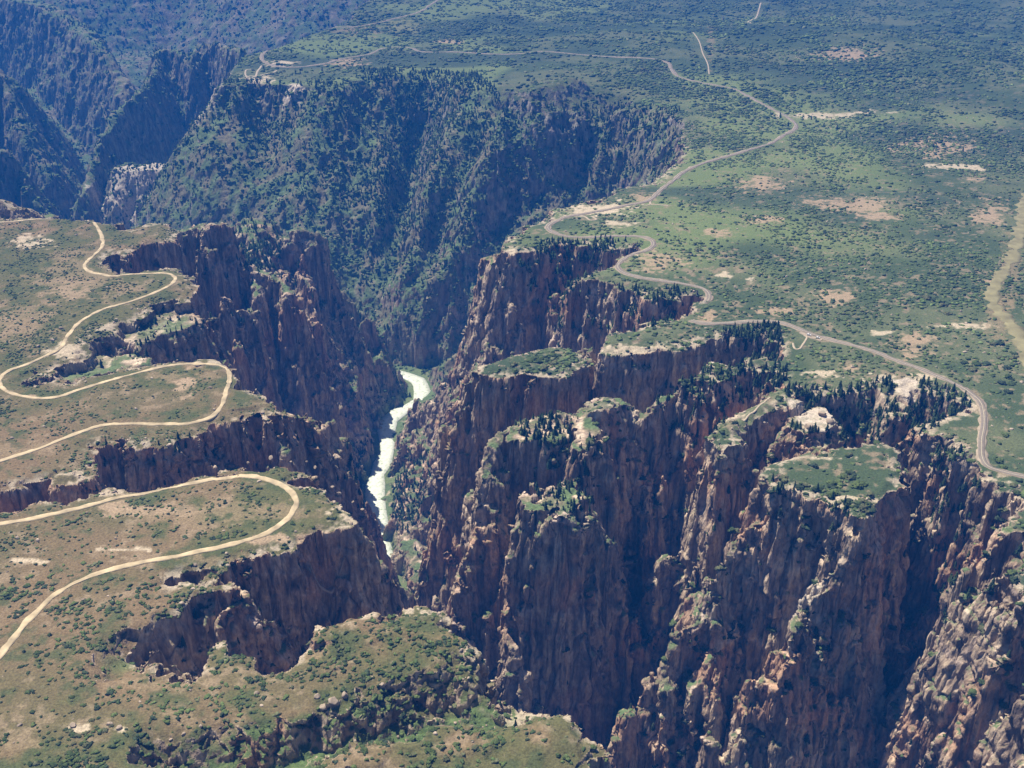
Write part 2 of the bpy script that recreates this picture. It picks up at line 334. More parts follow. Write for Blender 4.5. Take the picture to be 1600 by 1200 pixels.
def height(x, y, full=False):
    x = np.asarray(x, np.float32); y = np.asarray(y, np.float32)
    far = sstep(1500, 2800, y)
    a1 = 5 + 22 * far; l1 = 60 + 130 * far
    dp = 0.35 + 0.65 * sstep(0.35, 0.65, n2(x / 150, y / 150, 5))
    dq = 1.0 - 0.4 * far
    bx = (n2(x / 17, y / 17, 6) - 0.5) * 14; by = (n2(x / 17, y / 17, 7) - 0.5) * 14
    wx = (n2(x / l1, y / l1, 0) - 0.5) * 2 * a1 + (ridged(x / 52, y / 52, 6) - 0.5) * 22 * dp + (n2((x + bx) / 24, (y + by) / 24, 1, 0.38) - 0.5) * 15 * dq + (n2((x * .8 - y * .6 + bx) / 10, (x * .6 + y * .8) / 10, 2, 0.38) - 0.5) * 5.5 * dq + (n2(x / 3.7, y / 3.7, 6) - 0.5) * 1.6
    wy = (n2(x / l1, y / l1, 3) - 0.5) * 2 * a1 + (ridged(x / 52, y / 52, 7) - 0.5) * 22 * dp + (n2((x - by) / 24, (y + bx) / 24, 4, 0.38) - 0.5) * 15 * dq + (n2((x * .6 + y * .8) / 10, (y * .6 - x * .8 + by) / 10, 5, 0.38) - 0.5) * 5.5 * dq + (n2(x / 3.7, y / 3.7, 7) - 0.5) * 1.6
    g = fields(x + wx, y + wy)
    sl, sr, k, s1, s2, H, sf, dr, bm = [g[:, i] for i in range(9)]
    top = undul(x, y)
    rdg = np.maximum(sl, 0) * 0
    hL = -drop(sl, k); hR = -drop(sr, k)
    hm1 = -8 - drop(s1, MES[0][2]) ; hm2 = -6 - drop(s2, MES[1][2])
    # soft lips: the last metres of a rim lean over
    lip = lambda s: -3.5 * sstep(-14, 0, s)
    hp = np.maximum(np.maximum(hL + lip(sl), hR + lip(sr)), np.maximum(hm1 + lip(s1), hm2 + lip(s2)))
    h = np.maximum(hp, H)
    hf = 60 - 0.75 * np.maximum(sf, 0)
    h = np.maximum(h, hf)
    # canyon floor and scree
    base = -452 + np.maximum(dr - 20, 0) * 0.42
    base = np.minimum(base, -280)
    h = np.maximum(h, base)
    gorge = sstep(1250, 1350, y) * sstep(2500, 2250, y) * sstep(-330, -260, x) 
    cap = -452 + np.maximum(dr - 20, 0) * 2.6 + 900 * (1 - gorge)
    h = np.minimum(h, cap)
    below = sstep(-2, -30, h)
    h = h + bm * np.where(bm < 0, 1, 1)
    h = h + top * (1 - below)
    # gully relief on the long slopes
    gl = sstep(3.2, 1.2, k) * below * sstep(-452, -420, h)
    h = h - gl * (ridged(x / 130 + 0.3 * n2(x / 50, y / 50), y / 130, 2) * 20 + ridged(x / 47, y / 47, 3) * 6 + ridged(x / 19, y / 19, 4) * 1.5) + gl * 14
    # benches
    q = (-h + 16 * n2(x / 70, y / 70, 6)) / 27.0
    fr = q - np.floor(q)
    st = (np.floor(q) + sstep(0.35, 1.0, fr)) * 27.0 - 16 * n2(x / 70, y / 70, 6)
    h = h + (-st - h) * below * 0.5 * sstep(-445, -420, h) * (1 - gl)
    h = h + below * ((ridged(x / 7, y / 7, 1) - 0.5) * 2.4) * sstep(-448, -435, h)
    h = np.maximum(h, -453)
    if full: return h, g
    return h
# ------------------------------------------------------------------ the ground sheet: graded grid, split where it is steep or near
def build_terrain(thr_flat, thr_steep):
    NR, NC = 420, 460
    yy = 330 * np.exp(np.linspace(0, math.log(8600 / 330), NR)) 
    ss = np.linspace(-1, 1, NC)
    Yg = np.repeat(yy, NC); half = 0.60 * yy + 170
    Xg = (half[:, None] * ss[None, :]).reshape(-1)
    idx = np.arange(NR * NC).reshape(NR, NC)
    a = idx[:-1, :-1].ravel(); b = idx[:-1, 1:].ravel(); c = idx[1:, 1:].ravel(); d = idx[1:, :-1].ravel()
    alt = ((np.arange(len(a)) + np.arange(len(a)) // (NC - 1)) % 2).astype(bool)
    T = np.concatenate([np.stack([a, b, c], 1)[alt], np.stack([a, c, d], 1)[alt], np.stack([a, b, d], 1)[~alt], np.stack([b, c, d], 1)[~alt]]).astype(np.int64)
    X = Xg.astype(np.float64); Y = Yg.astype(np.float64)
    Z, G = height(X, Y, True)
    Z = Z.astype(np.float64)
    for it in range(8):
        E = np.concatenate([T[:, [0, 1]], T[:, [1, 2]], T[:, [2, 0]]])
        E.sort(1)
        key = E[:, 0] * (1 << 32) + E[:, 1]
        uk, inv = np.unique(key, return_inverse=True)
        i0 = (uk >> 32).astype(np.int64); i1 = (uk & ((1 << 32) - 1)).astype(np.int64)
        dx = X[i0] - X[i1]; dy = Y[i0] - Y[i1]; dz = Z[i0] - Z[i1]
        Ln = np.sqrt(dx * dx + dy * dy + dz * dz)
        mx, my, mz = (X[i0] + X[i1]) / 2, (Y[i0] + Y[i1]) / 2, (Z[i0] + Z[i1]) / 2
        dist = np.sqrt(mx ** 2 + my ** 2 + (mz - CAM_H) ** 2)
        u, v, _ = project(mx, my, mz)
        out = (u < -60) | (u > 1660) | (v > 1270) | (v < -60)
        steep = np.abs(dz) / (Ln + 1e-6) > 0.45
        thr = np.where(steep, thr_steep, thr_flat) * dist * (1 / 1098.0)
        thr = np.where(out, np.maximum(thr * 5, 8), thr)
        mark = (Ln > thr) & (np.sqrt(dx * dx + dy * dy) > 0.22)
        nm = int(mark.sum())
        print("pass", it, "tris", len(T), "marked", nm, round(time.time() - T0, 1))
        if nm < 2000 or len(T) > 5.5e6: break
        newid = np.full(len(uk), -1, np.int64); newid[mark] = len(X) + np.arange(nm)
        nx, ny = mx[mark], my[mark]
        nz = height(nx, ny).astype(np.float64)
        X = np.concatenate([X, nx]); Y = np.concatenate([Y, ny]); Z = np.concatenate([Z, nz])
        n = len(T)
        M = newid[inv]; m0, m1, m2 = M[:n], M[n:2 * n], M[2 * n:]
        cnt = (m0 >= 0).astype(int) + (m1 >= 0) + (m2 >= 0)
        res = [T[cnt == 0]]
        s = cnt == 3
        t = T[s]; p, q, r = m0[s], m1[s], m2[s]
        res += [np.stack([t[:, 0], p, r], 1), np.stack([p, t[:, 1], q], 1), np.stack([r, q, t[:, 2]], 1), np.stack([p, q, r], 1)]
        for rot in range(3):
            mm = [m0, m1, m2]; ma = mm[rot]; mb = mm[(rot + 1) % 3]; mc = mm[(rot + 2) % 3]
            va, vb, vc = T[:, rot], T[:, (rot + 1) % 3], T[:, (rot + 2) % 3]
            s = (cnt == 1) & (ma >= 0)
            res += [np.stack([va[s], ma[s], vc[s]], 1), np.stack([ma[s], vb[s], vc[s]], 1)]
            s = (cnt == 2) & (mc < 0)   # edges a and b split
            res += [np.stack([ma[s], vb[s], mb[s]], 1), np.stack([va[s], ma[s], vc[s]], 1), np.stack([ma[s], mb[s], vc[s]], 1)]
        T = np.concatenate(res)
    return X, Y, Z, T
import os
QT = float(os.environ.get("QT", "1"))
X, Y, Z, T = build_terrain(3.5 * QT, 2.4 * QT)
print("terrain", len(X), len(T), round(time.time() - T0, 1))
def vnormals(X, Y, Z, T):
    P = np.stack([X, Y, Z], 1)
    fn = np.cross(P[T[:, 1]] - P[T[:, 0]], P[T[:, 2]] - P[T[:, 0]])
    N = np.zeros_like(P)
    for k in range(3):
        for c in range(3):
            N[:, c] += np.bincount(T[:, k], fn[:, c], len(P))
    N /= np.linalg.norm(N, axis=1, keepdims=True) + 1e-9
    fn /= np.linalg.norm(fn, axis=1, keepdims=True) + 1e-9
    return N, fn
N, FN = vnormals(X, Y, Z, T)
G = fields(X, Y)
SL, SR, KK = G[:, 0], G[:, 1], G[:, 2]
# rock relief: blocks and cracks pushed in and out of the steep faces
steep = sstep(0.80, 0.45, N[:, 2])
dist = np.sqrt(X ** 2 + Y ** 2)
jw = (n3(X / 20, Y / 20, Z / 20, 3) - 0.5) * 16
rel = (n3((X + jw) / 15, (Y - jw) / 15, (Z + jw) / 58, 0, 0.36) - 0.5) * 8.5 + (n3((X - Y * .3) / 6.5, (Y + jw * .3) / 6.5, (Z + X * .4) / 26, 1, 0.38) - 0.5) * 3.0 + (n3((X + Y * .5) / 2.9, (Y + Z * .2) / 2.9, (Z - X * .3) / 8, 2, 0.3) - 0.5) * 1.5
def crease(q, w): return 1 - sstep(0, w, np.abs(2 * q - 1))
jz = (n3(X / 9, Y / 9, Z / 12, 1) - 0.5) * 5
rel = rel - 4.5 * crease(n3((X + jz) / 19, (Y - jz) / 19, Z / 120, 2), 0.10) - 2.2 * crease(n3((X + jz) / 8, (Y + jz) / 8, Z / 60, 0), 0.13) - 2.4 * crease(n3((X + jz) / 40, Y / 40, (Z + 0.35 * X) / 13, 1), 0.12)
rel = rel * steep * (1 - 0.7 * sstep(2.6, 1.3, KK))
X1 = X + N[:, 0] * rel; Y1 = Y + N[:, 1] * rel; Z1 = Z + N[:, 2] * rel * 0.6
Z0 = Z; X, Y, Z = X1, Y1, Z1
N, FN = vnormals(X, Y, Z, T)
print("relief", round(time.time() - T0, 1))
# ------------------------------------------------------------------ ground colours (albedo, with some distance haze toned into the far rock)
def mixc(a, b, t): return a + (np.asarray(b, np.float32) - a) * t[:, None]
PATCH = [  # bare earth and slickrock: u, v, radius u, radius v (photo units), tone
 (1190,288,28,9,0),(1030,408,30,12,0),(1425,540,28,14,0),(1465,222,46,12,0),(1340,320,60,9,0),(1380,338,26,4,0),(1545,333,20,16,0),(925,324,52,10,1),(905,328,24,9,1),(955,322,20,6,1),(1302,467,22,9,0),(1315,97,45,5,0),(1300,170,70,3,1),(1105,495,12,7,0),(1125,366,20,5,0),(1190,345,20,5,0),(1132,425,8,6,1),(1173,441,6,7,1),(965,350,30,4,1),(1005,308,16,6,0),(1498,256,40,4,1),(1510,508,40,4,1),(1400,640,10,8,1),(1400,590,44,6,1),(1415,612,16,20,1),(1225,486,30,5,0),(1290,585,22,5,1),(1330,574,14,6,0),(1380,520,12,3,1),(1528,275,14,5,0),(1560,440,20,5,0),
 (50,378,28,8,1),(112,456,30,10,0),(205,792,46,8,0),(195,856,26,2.5,1),(222,854,14,3.5,1),(40,874,30,3,1),(115,1136,13,5,1),(187,1138,13,4,1),(430,840,40,7,0),(480,840,34,6,0),(270,795,40,6,0),(340,800,90,16,2),(330,870,60,8,2),(270,590,40,12,2),(90,540,22,7,1),(290,600,14,16,0),(50,617,14,3,0),(15,705,40,10,2),(120,440,60,30,2),(45,1165,40,8,2),(310,1000,20,6,2),(30,500,60,20,2),(545,805,20,14,1),(230,1070,40,14,2),(290,1120,30,10,2),(560,45,40,5,2),(628,40,22,7,3),(440,92,20,3,1),(400,118,20,6,1),(545,92,24,5,0),(500,1030,20,6,2),
 (360,90,8,4,1),(1568,466,20,12,2),(1582,420,12,34,2),(1562,500,14,26,2),(1110,80,4,20,2),(700,60,20,3,0),(940,395,34,4,1),(1110,565,34,8,1),(985,545,50,6,1),(800,390,10,5,1),(1350,770,60,3,1),(1270,708,40,3,1),(770,580,20,4,1),(1130,650,20,5,1)]
OUTC = [(1265,658,-10,17),(1290,655,-10,15),(1282,645,-10,12),(1243,634,-6,11),(1412,604,-4,13),(1414,630,-14,10),(1120,570,-6,16),(1090,582,-10,9),(1250,925,-85,16),(208,262,-226,70),(190,285,-255,60),(236,264,-222,45),(330,290,-240,40),(250,330,-320,60),(470,290,-240,30)]
PC = np.array([[0.33,0.25,0.17],[0.46,0.39,0.29],[0.23,0.18,0.11],[0.22,0.22,0.10]], np.float32)
def ground_colour(X, Y, Z, nz):
    X = X.astype(np.float32); Y = Y.astype(np.float32); Z = Z.astype(np.float32)
    g = fields(X, Y)
    left = (g[:, 0] < g[:, 1])
    f1 = fbm(X / 90, Y / 90, 0, 4); f2 = fbm(X / 22, Y / 22, 2, 4); f3 = fbm(X / 6, Y / 6, 4, 3); f0 = fbm(X / 330, Y / 330, 5, 3)
    soilL = mixc(np.tile(np.array([0.165,0.122,0.070], np.float32), (len(X), 1)), [0.118,0.104,0.052], sstep(0.35, 0.65, f1))
    soilL = mixc(soilL, [0.088,0.098,0.040], sstep(0.48, 0.62, f0 * 0.5 + f2 * 0.5) * 0.75)
    soilL = mixc(soilL, [0.06,0.08,0.035], sstep(0.52, 0.66, f2 * 0.5 + f3 * 0.5) * 0.75)
    soilL = mixc(soilL, [0.27,0.21,0.14], sstep(0.56, 0.70, f3 * 0.5 + (1 - f2) * 0.5) * 0.6)
    soilR = mixc(np.tile(np.array([0.100,0.120,0.062], np.float32), (len(X), 1)), [0.055,0.082,0.040], sstep(0.35, 0.6, f1))
    soilR = mixc(soilR, [0.15,0.195,0.075], sstep(0.48, 0.62, f0) * 0.75)
    soilR = mixc(soilR, [0.038,0.062,0.040], sstep(0.52, 0.66, fbm(X / 420, Y / 200, 6, 4)) * 0.8)
    soilR = mixc(soilR, [0.24,0.19,0.13], sstep(0.55, 0.68, f3 * 0.6 + f2 * 0.4) * 0.75 * sstep(3200, 1200, Y))
    C = np.where(left[:, None], soilL, soilR)
    # bright fresh green in hollows
    C = mixc(C, [0.085,0.135,0.05], sstep(-4, -16, g[:, 8]) * (Z > -34) * sstep(1700, 1200, Y) * 0.9)
    # slickrock near the rims
    s = np.minimum(np.minimum(g[:, 0], g[:, 1]), np.minimum(g[:, 3], g[:, 4]))
    rim = sstep(-13, -1, s) * sstep(0.48, 0.60, f3)
    C = mixc(C, [0.40,0.34,0.26], rim * 0.85 * sstep(2600, 1500, Y))
    u, v, _ = project(X, Y, np.zeros_like(X))
    jx = (f2 - 0.5) * 2; jy = (f3 - 0.5) * 2
    for pu, pv, ru, rv, t in PATCH:
        m = (np.abs(u - pu) < ru * 1.8) & (np.abs(v - pv) < rv * 1.8) & (Z > -30)
        if not m.any(): continue
        r = np.sqrt(((u[m] - pu) / ru) ** 2 + ((v[m] - pv) / rv) ** 2) + jx[m] * 1.3 + jy[m] * 1.5
        C[m] = mixc(C[m], PC[t], sstep(1.25, 0.6, r) * (0.85 if t < 2 else 0.6))
    pale = np.zeros(len(X), np.float32)
    for pu, pv, pz, rr in OUTC:
        ox, oy = W(pu, pv, pz)
        m = (np.abs(X - ox) < rr * 2) & (np.abs(Y - oy) < rr * 2)
        if m.any():
            pale[m] = np.maximum(pale[m], sstep(1.15, 0.8, np.hypot(X[m] - ox, Y[m] - oy) / rr + jx[m] * 0.8 + jy[m] * 0.5))
    # rock
    vs = n2(X / 5.0, Y / 5.0, 1) * 0.6 + n3(X / 3.2, Y / 3.2, Z / 40, 0) * 0.4
    b3 = n3(X / 45, Y / 45, Z / 45, 1); b4 = n3(X / 9, Y / 9, Z / 16, 2)
    R = np.tile(np.array([0.200,0.162,0.132], np.float32), (len(X), 1))
    R = mixc(R, [0.34,0.285,0.225], sstep(0.45, 0.75, vs))
    R = mixc(R, [0.30,0.175,0.115], sstep(0.5, 0.78, b3) * 0.6 * (1 - 0.8 * sstep(1500, 2600, Y)))  # red tint fades with distance, part of the haze put into the rock colour
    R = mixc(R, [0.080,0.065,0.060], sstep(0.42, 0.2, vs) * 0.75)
    R = mixc(R, [0.40,0.35,0.29], sstep(0.66, 0.85, b4) * 0.6) * np.array([1.50, 1.43, 1.33], np.float32) * (1 - sstep(1500, 2400, Y)[:, None] * np.array([0.42, 0.32, 0.22], np.float32))  # last factor dulls and cools far rock: aerial haze painted into its colour
    gentle = sstep(3.0, 1.3, g[:, 2])
    dk = np.abs(2 * n3(X / 70 + n2(X / 12, Y / 12, 3) * 0.25, Y / 70, (Z + 0.6 * X) / 34, 3) - 1)
    R = mixc(R, [0.50,0.40,0.34], sstep(0.05, 0.02, dk) * 0.55)
    ck = np.abs(2 * n3(X / 8, Y / 8, Z / 60, 0) - 1)
    R = R * (1 - 0.35 * sstep(0.12, 0.03, ck))[:, None]
    # scrub and grass holding on ledges
    ledge = sstep(0.55, 0.78, nz + (f3 - 0.5) * 0.25)
    G1 = mixc(np.tile(np.array([0.105,0.155,0.070], np.float32), (len(X), 1)), [0.16,0.15,0.09], sstep(0.4, 0.65, f2))
    deep = sstep(-9, -20, Z - np.minimum(g[:, 8], 0) * 1.2) * sstep(-6, 6, s)
    steepm = 1 - ledge
    rock = np.clip(np.maximum(steepm, deep * 0), 0, 1)
    C2 = mixc(C, [0, 0, 0], np.zeros(len(X)))
    C2 = C2 * (1 - deep[:, None]) + G1 * deep[:, None]
    scree = deep * sstep(0.52, 0.62, f2 * 0.5 + b4 * 0.5) * (1 - 0.85 * gentle)
    C2 = C2 * (1 - scree[:, None]) + R * 1.15 * scree[:, None]
    # wooded slope: soil is mostly green
    wood = deep * gentle
    thr = rock * (1 - wood * sstep(0.22, 0.45, nz + (f2 - 0.5) * 0.7) * 0.95)
    out = C2 * (1 - thr[:, None]) + R * thr[:, None]
    out = mixc(out, [0.47,0.41,0.34], pale * (0.6 + 0.4 * sstep(0.3, 0.6, vs)))
    bank = sstep(-425, -445, Z)
    out = mixc(out, [0.13,0.17,0.07], bank * sstep(0.4, 0.6, f2))
    return np.clip(out, 0.01, 0.9), rock, wood, left
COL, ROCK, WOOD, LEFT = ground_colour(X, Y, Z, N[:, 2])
print("colour", round(time.time() - T0, 1))
# ------------------------------------------------------------------ materials
def new_mat(name):
    m = bpy.data.materials.new(name); m.use_nodes = True
    return m, m.node_tree, m.node_tree.nodes["Principled BSDF"]
def attr_mat(name, rough=0.95, var=0.25, vscale=0.4, bump=0.0, bscale=0.5, stretch=1.0):
    m, t, b = new_mat(name)
    b.inputs["Roughness"].default_value = rough
    b.inputs["Specular IOR Level"].default_value = 0.1
    at = t.nodes.new("ShaderNodeAttribute"); at.attribute_name = "Col"
    tc = t.nodes.new("ShaderNodeTexCoord")
    mp = t.nodes.new("ShaderNodeMapping"); mp.inputs["Scale"].default_value = (1, 1, stretch)
    t.links.new(tc.outputs["Object"], mp.inputs[0])
    nz = t.nodes.new("ShaderNodeTexNoise"); nz.inputs["Scale"].default_value = vscale; nz.inputs["Detail"].default_value = 7; nz.inputs["Roughness"].default_value = 0.72
    t.links.new(mp.outputs[0], nz.inputs["Vector"])
    mr = t.nodes.new("ShaderNodeMapRange"); mr.inputs[1].default_value = 0.3; mr.inputs[2].default_value = 0.7
    mr.inputs[3].default_value = 1 - var; mr.inputs[4].default_value = 1 + var
    t.links.new(nz.outputs[0], mr.inputs[0])
    mx = t.nodes.new("ShaderNodeVectorMath"); mx.operation = 'SCALE'
    t.links.new(at.outputs["Color"], mx.inputs[0]); t.links.new(mr.outputs[0], mx.inputs["Scale"])
    t.links.new(mx.outputs[0], b.inputs["Base Color"])
    if bump:
        n2_ = t.nodes.new("ShaderNodeTexNoise"); n2_.inputs["Scale"].default_value = bscale; n2_.inputs["Detail"].default_value = 5
        t.links.new(mp.outputs[0], n2_.inputs["Vector"])
        bp = t.nodes.new("ShaderNodeBump"); bp.inputs["Strength"].default_value = 1.0; bp.inputs["Distance"].default_value = bump
        t.links.new(n2_.outputs[0], bp.inputs["Height"]); t.links.new(bp.outputs[0], b.inputs["Normal"])
    return m
M_GROUND = attr_mat("grassland_soil", 0.95, 0.50, 0.55, 0.7, 0.8)
M_ROCK = attr_mat("canyon_rock", 0.9, 0.42, 0.35, 1.8, 0.35, 0.5)
M_SLOPE = attr_mat("wooded_slope_soil", 0.95, 0.35, 0.2, 1.5, 0.2)
def flat_mat(name, col, rough=0.9, var=0.12, vscale=0.3, spec=0.2):
    m, t, b = new_mat(name)
    b.inputs["Roughness"].default_value = rough
    b.inputs["Specular IOR Level"].default_value = spec
    nz = t.nodes.new("ShaderNodeTexNoise"); nz.inputs["Scale"].default_value = vscale; nz.inputs["Detail"].default_value = 4
    tc = t.nodes.new("ShaderNodeTexCoord"); t.links.new(tc.outputs["Object"], nz.inputs["Vector"])
    cr = t.nodes.new("ShaderNodeValToRGB")
    cr.color_ramp.elements[0].position = 0.3; cr.color_ramp.elements[1].position = 0.7
    cr.color_ramp.elements[0].color = (*[c * (1 - var) for c in col], 1); cr.color_ramp.elements[1].color = (*[min(1, c * (1 + var)) for c in col], 1)
    t.links.new(nz.outputs[0], cr.inputs[0]); t.links.new(cr.outputs[0], b.inputs["Base Color"])
    return m
# ------------------------------------------------------------------ mesh output
def mesh_obj(name, P, T_, mat, col=None, smooth=True, kind=None, label=None, cat=None, group=None, parent=None, link=True):
    me = bpy.data.meshes.new(name)
    n, m = len(P), len(T_)
    k = T_.shape[1]
    me.vertices.add(n); me.vertices.foreach_set("co", np.ascontiguousarray(P, np.float32).ravel())
    me.loops.add(m * k); me.loops.foreach_set("vertex_index", np.ascontiguousarray(T_, np.int32).ravel())
    me.polygons.add(m); me.polygons.foreach_set("loop_start", np.arange(0, m * k, k, dtype=np.int32))
    me.update(calc_edges=True)
    if smooth: me.polygons.foreach_set("use_smooth", np.ones(m, bool))
    if col is not None:
        a = me.color_attributes.new("Col", 'FLOAT_COLOR', 'POINT')
        a.data.foreach_set("color", np.concatenate([col, np.ones((n, 1))], 1).astype(np.float32).ravel())
    me.materials.append(mat)
    o = bpy.data.objects.new(name, me)
    if link: scene.collection.objects.link(o)
    if kind: o["kind"] = kind
    if label: o["label"] = label
    if cat: o["category"] = cat
    if group: o["group"] = group
    if parent: o.parent = parent
    return o
P_ALL = np.stack([X, Y, Z], 1)
FR = ROCK[T].mean(1); FW = WOOD[T].mean(1); FZ = Z[T].mean(1); FY = Y[T].mean(1); FX = X[T].mean(1); FL = LEFT[T].mean(1) > 0.5
cls = np.where(FZ > -14, 1, 0)                                # plateau tops
cls = np.where((FR > 0.5), 0, cls)
cls = np.where((cls == 1) & FL, 2, cls)
slope = (FZ <= -14) & (FW > 0.45)
cls = np.where((FR > 0.5) & (FW < 0.45) | ((FZ <= -14) & ~slope), 0, np.where(slope, 3, cls))
cls = np.where((FY > 3900) & (FX < 100) & (FZ < 40) | (FY > 4300) & (FX < 100), 4, cls)
def sub(c, name, mat, label, cat):
    f = T[cls == c]
    if not len(f): return
    ids, inv = np.unique(f, return_inverse=True)
    mesh_obj(name, P_ALL[ids], inv.reshape(-1, 3), mat, COL[ids], c in (1, 2), 'structure', label, cat)
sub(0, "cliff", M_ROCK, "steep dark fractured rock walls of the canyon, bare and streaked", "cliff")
sub(1, "plateau", M_GROUND, "green scrub covered tableland right of the canyon with bare tan patches", "plateau")
sub(2, "meadow", M_GROUND, "olive brown grassy tableland left of the canyon with shrubs", "plateau")
sub(3, "hillside", M_SLOPE, "long green wooded slope falling from the rim to the river", "slope")
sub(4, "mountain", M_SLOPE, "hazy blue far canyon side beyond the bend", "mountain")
print("meshes", round(time.time() - T0, 1))
# ------------------------------------------------------------------ roads, tracks, river
def drape(x, y, win=9):
    z = height(x, y).astype(float)
    k = np.ones(win) / win
    zp = np.concatenate([np.full(win // 2, z[0]), z, np.full(win // 2, z[-1])])
    return np.convolve(zp, k, 'valid')[:len(z)]
def ribbon(name, pts, width, mat, lift, label, cat, z=None, kind='structure', seg=4.0, wvar=0.0, nw=5, edge=0.0):
    P2 = catmull(np.array([W(a, b, 0 if z is None else z) if z is None or True else 0 for a, b in pts]), seg) if z is None else pts
    d = np.gradient(P2, axis=0); d /= np.linalg.norm(d, axis=1, keepdims=True) + 1e-9
    nrm = np.stack([-d[:, 1], d[:, 0]], 1)
    t = np.linspace(-0.5, 0.5, nw)
    wd = width * (1 + wvar * (n2(P2[:, 0] / 13, P2[:, 1] / 13, 2) - 0.5) * 2)
    off = wd[:, None] * t[None, :]
    if edge:
        off = off + edge * (n2(P2[:, 0:1] / 5 + t * 9, P2[:, 1:2] / 5, 4) - 0.5) * np.sign(t) * (np.abs(t) > 0.49)
    XX = P2[:, 0:1] + nrm[:, 0:1] * off; YY = P2[:, 1:2] + nrm[:, 1:2] * off
    if z is None:
        zc = drape(P2[:, 0], P2[:, 1])
        zz = height(XX.ravel(), YY.ravel()).reshape(XX.shape)
        zz = np.maximum(np.maximum(zz, zc[:, None] - 0.3), -900)
        zz = np.minimum(zz, zc[:, None] + 1.2)
        ZZ = zz + lift
    else:
        ZZ = np.full(XX.shape, z + lift)
    n = len(P2)
    # a skirt gives the bed its thickness
    XX = np.c_[XX[:, :1], XX, XX[:, -1:]]; YY = np.c_[YY[:, :1], YY, YY[:, -1:]]; ZZ = np.c_[ZZ[:, :1] - 2.5, ZZ, ZZ[:, -1:] - 2.5]
    m = nw + 2
    idx = np.arange(n * m).reshape(n, m)
    a = idx[:-1, :-1].ravel(); b = idx[:-1, 1:].ravel(); c = idx[1:, 1:].ravel(); e = idx[1:, :-1].ravel()
    Q = np.stack([a, e, c, b], 1)
    o = mesh_obj(name, np.stack([XX.ravel(), YY.ravel(), ZZ.ravel()], 1), Q[:, ::-1], mat, None, False, kind, label, cat)
    return o, np.stack([P2[:, 0], P2[:, 1]], 1)
DIRT_A = [(-60,352),(-20,347),(20,345),(70,341),(115,339),(142,342),(150,352),(157,364),(161,378),(156,389),(145,399),(135,409),(132,417),(139,424),(154,428),(184,430),(215,428),(255,427),(270,431),(274,438),(266,446),(240,458),(206,470),(165,482),(139,494),(120,507),(105,524),(95,538),(75,548),(37,563),(9,576),(0,588),(2,602),(15,613),(49,621),(86,620),(124,609),(169,596),(225,581),(262,573),(300,570),(342,571),(356,576),(358,590),(353,612),(346,634),(334,646),(318,654),(295,659),(255,660),(187,662),(150,667),(112,681),(56,705),(0,723),(-80,750)]
DIRT_B = [(-80,834),(0,819),(56,809),(131,790),(206,769),(290,755),(345,744),(375,741),(405,744),(430,752),(448,762),(459,774),(463,788),(456,804),(439,821),(412,836),(375,848),(319,859),(262,869),(210,879),(161,892),(120,907),(86,926),(64,945),(41,971),(19,999),(0,1024),(-40,1075)]
PAVED = [(1660,754),(1600,746),(1562,737),(1543,730),(1534,716),(1533,690),(1537,665),(1535,640),(1525,624),(1506,610),(1480,597),(1444,581),(1406,567),(1369,552),(1331,540),(1290,528),(1262,519),(1231,507),(1206,502),(1180,502),(1140,504),(1102,504),(1080,500),(1070,491),(1075,481),(1094,472),(1107,464),(1107,456),(1095,448),(1062,441),(1030,437),(1000,433),(976,426),(965,417),(971,407),(989,396),(1011,390),(1021,383),(1018,376),(1003,371),(980,370),(944,370),(893,369),(869,364),(857,357),(858,350),(870,343),(890,336),(925,330),(962,324),(1000,317),(1017,311),(1031,298),(1052,282),(1070,268),(1105,253),(1157,240),(1199,229),(1221,214),(1240,196),(1245,183),(1232,172),(1206,161),(1172,146),(1142,135),(1094,128),(1060,121),(1049,112),(1043,103),(1022,98),(1000,96),(931,90),(852,82),(800,84),(710,79),(661,77),(642,70),(625,68),(598,69),(575,78),(537,84),(500,93),(465,98),(428,96),(409,87),(414,74),(438,57),(469,48),(514,42),(560,40),(612,32),(661,22),(699,0),(735,-25)]
M_DIRT = flat_mat("pale_gravel", (0.42, 0.345, 0.225), 0.95, 0.34, 0.09)
M_ASPH = flat_mat("worn_asphalt", (0.19, 0.165, 0.14), 0.85, 0.12, 0.2)
M_SHLD = flat_mat("gravel_shoulder", (0.30, 0.25, 0.19), 0.95, 0.2, 0.25)
M_LINE = flat_mat("faded_road_paint", (0.55, 0.50, 0.36), 0.8, 0.1, 0.5)
M_PATH = flat_mat("trodden_earth", (0.38, 0.32, 0.24), 0.95, 0.15, 0.4)
_, rd1 = ribbon("dirt_road", DIRT_A, 4.6, M_DIRT, 0.45, "pale dirt road winding along the upper left rim in tight loops", "road", wvar=0.25, edge=2.2)
_, rd2 = ribbon("dirt_road", DIRT_B, 5.4, M_DIRT, 0.45, "pale dirt road making one wide loop on the lower left promontory", "road", wvar=0.25, edge=2.2)
_, rd3 = ribbon("road_shoulder", PAVED, 8.6, M_SHLD, 0.40, "gravel shoulder along both sides of the paved road", "road shoulder", wvar=0.35, edge=2.5)
ribbon("paved_road", PAVED, 5.6, M_ASPH, 0.50, "grey paved road with bends following the right rim", "road")
ribbon("road_marking", PAVED, 0.35, M_LINE, 0.53, "faded centre line along the paved road", "road marking", nw=2)
M_RUT = flat_mat("packed_wheel_tracks", (0.40, 0.33, 0.23), 0.95, 0.1, 0.4)
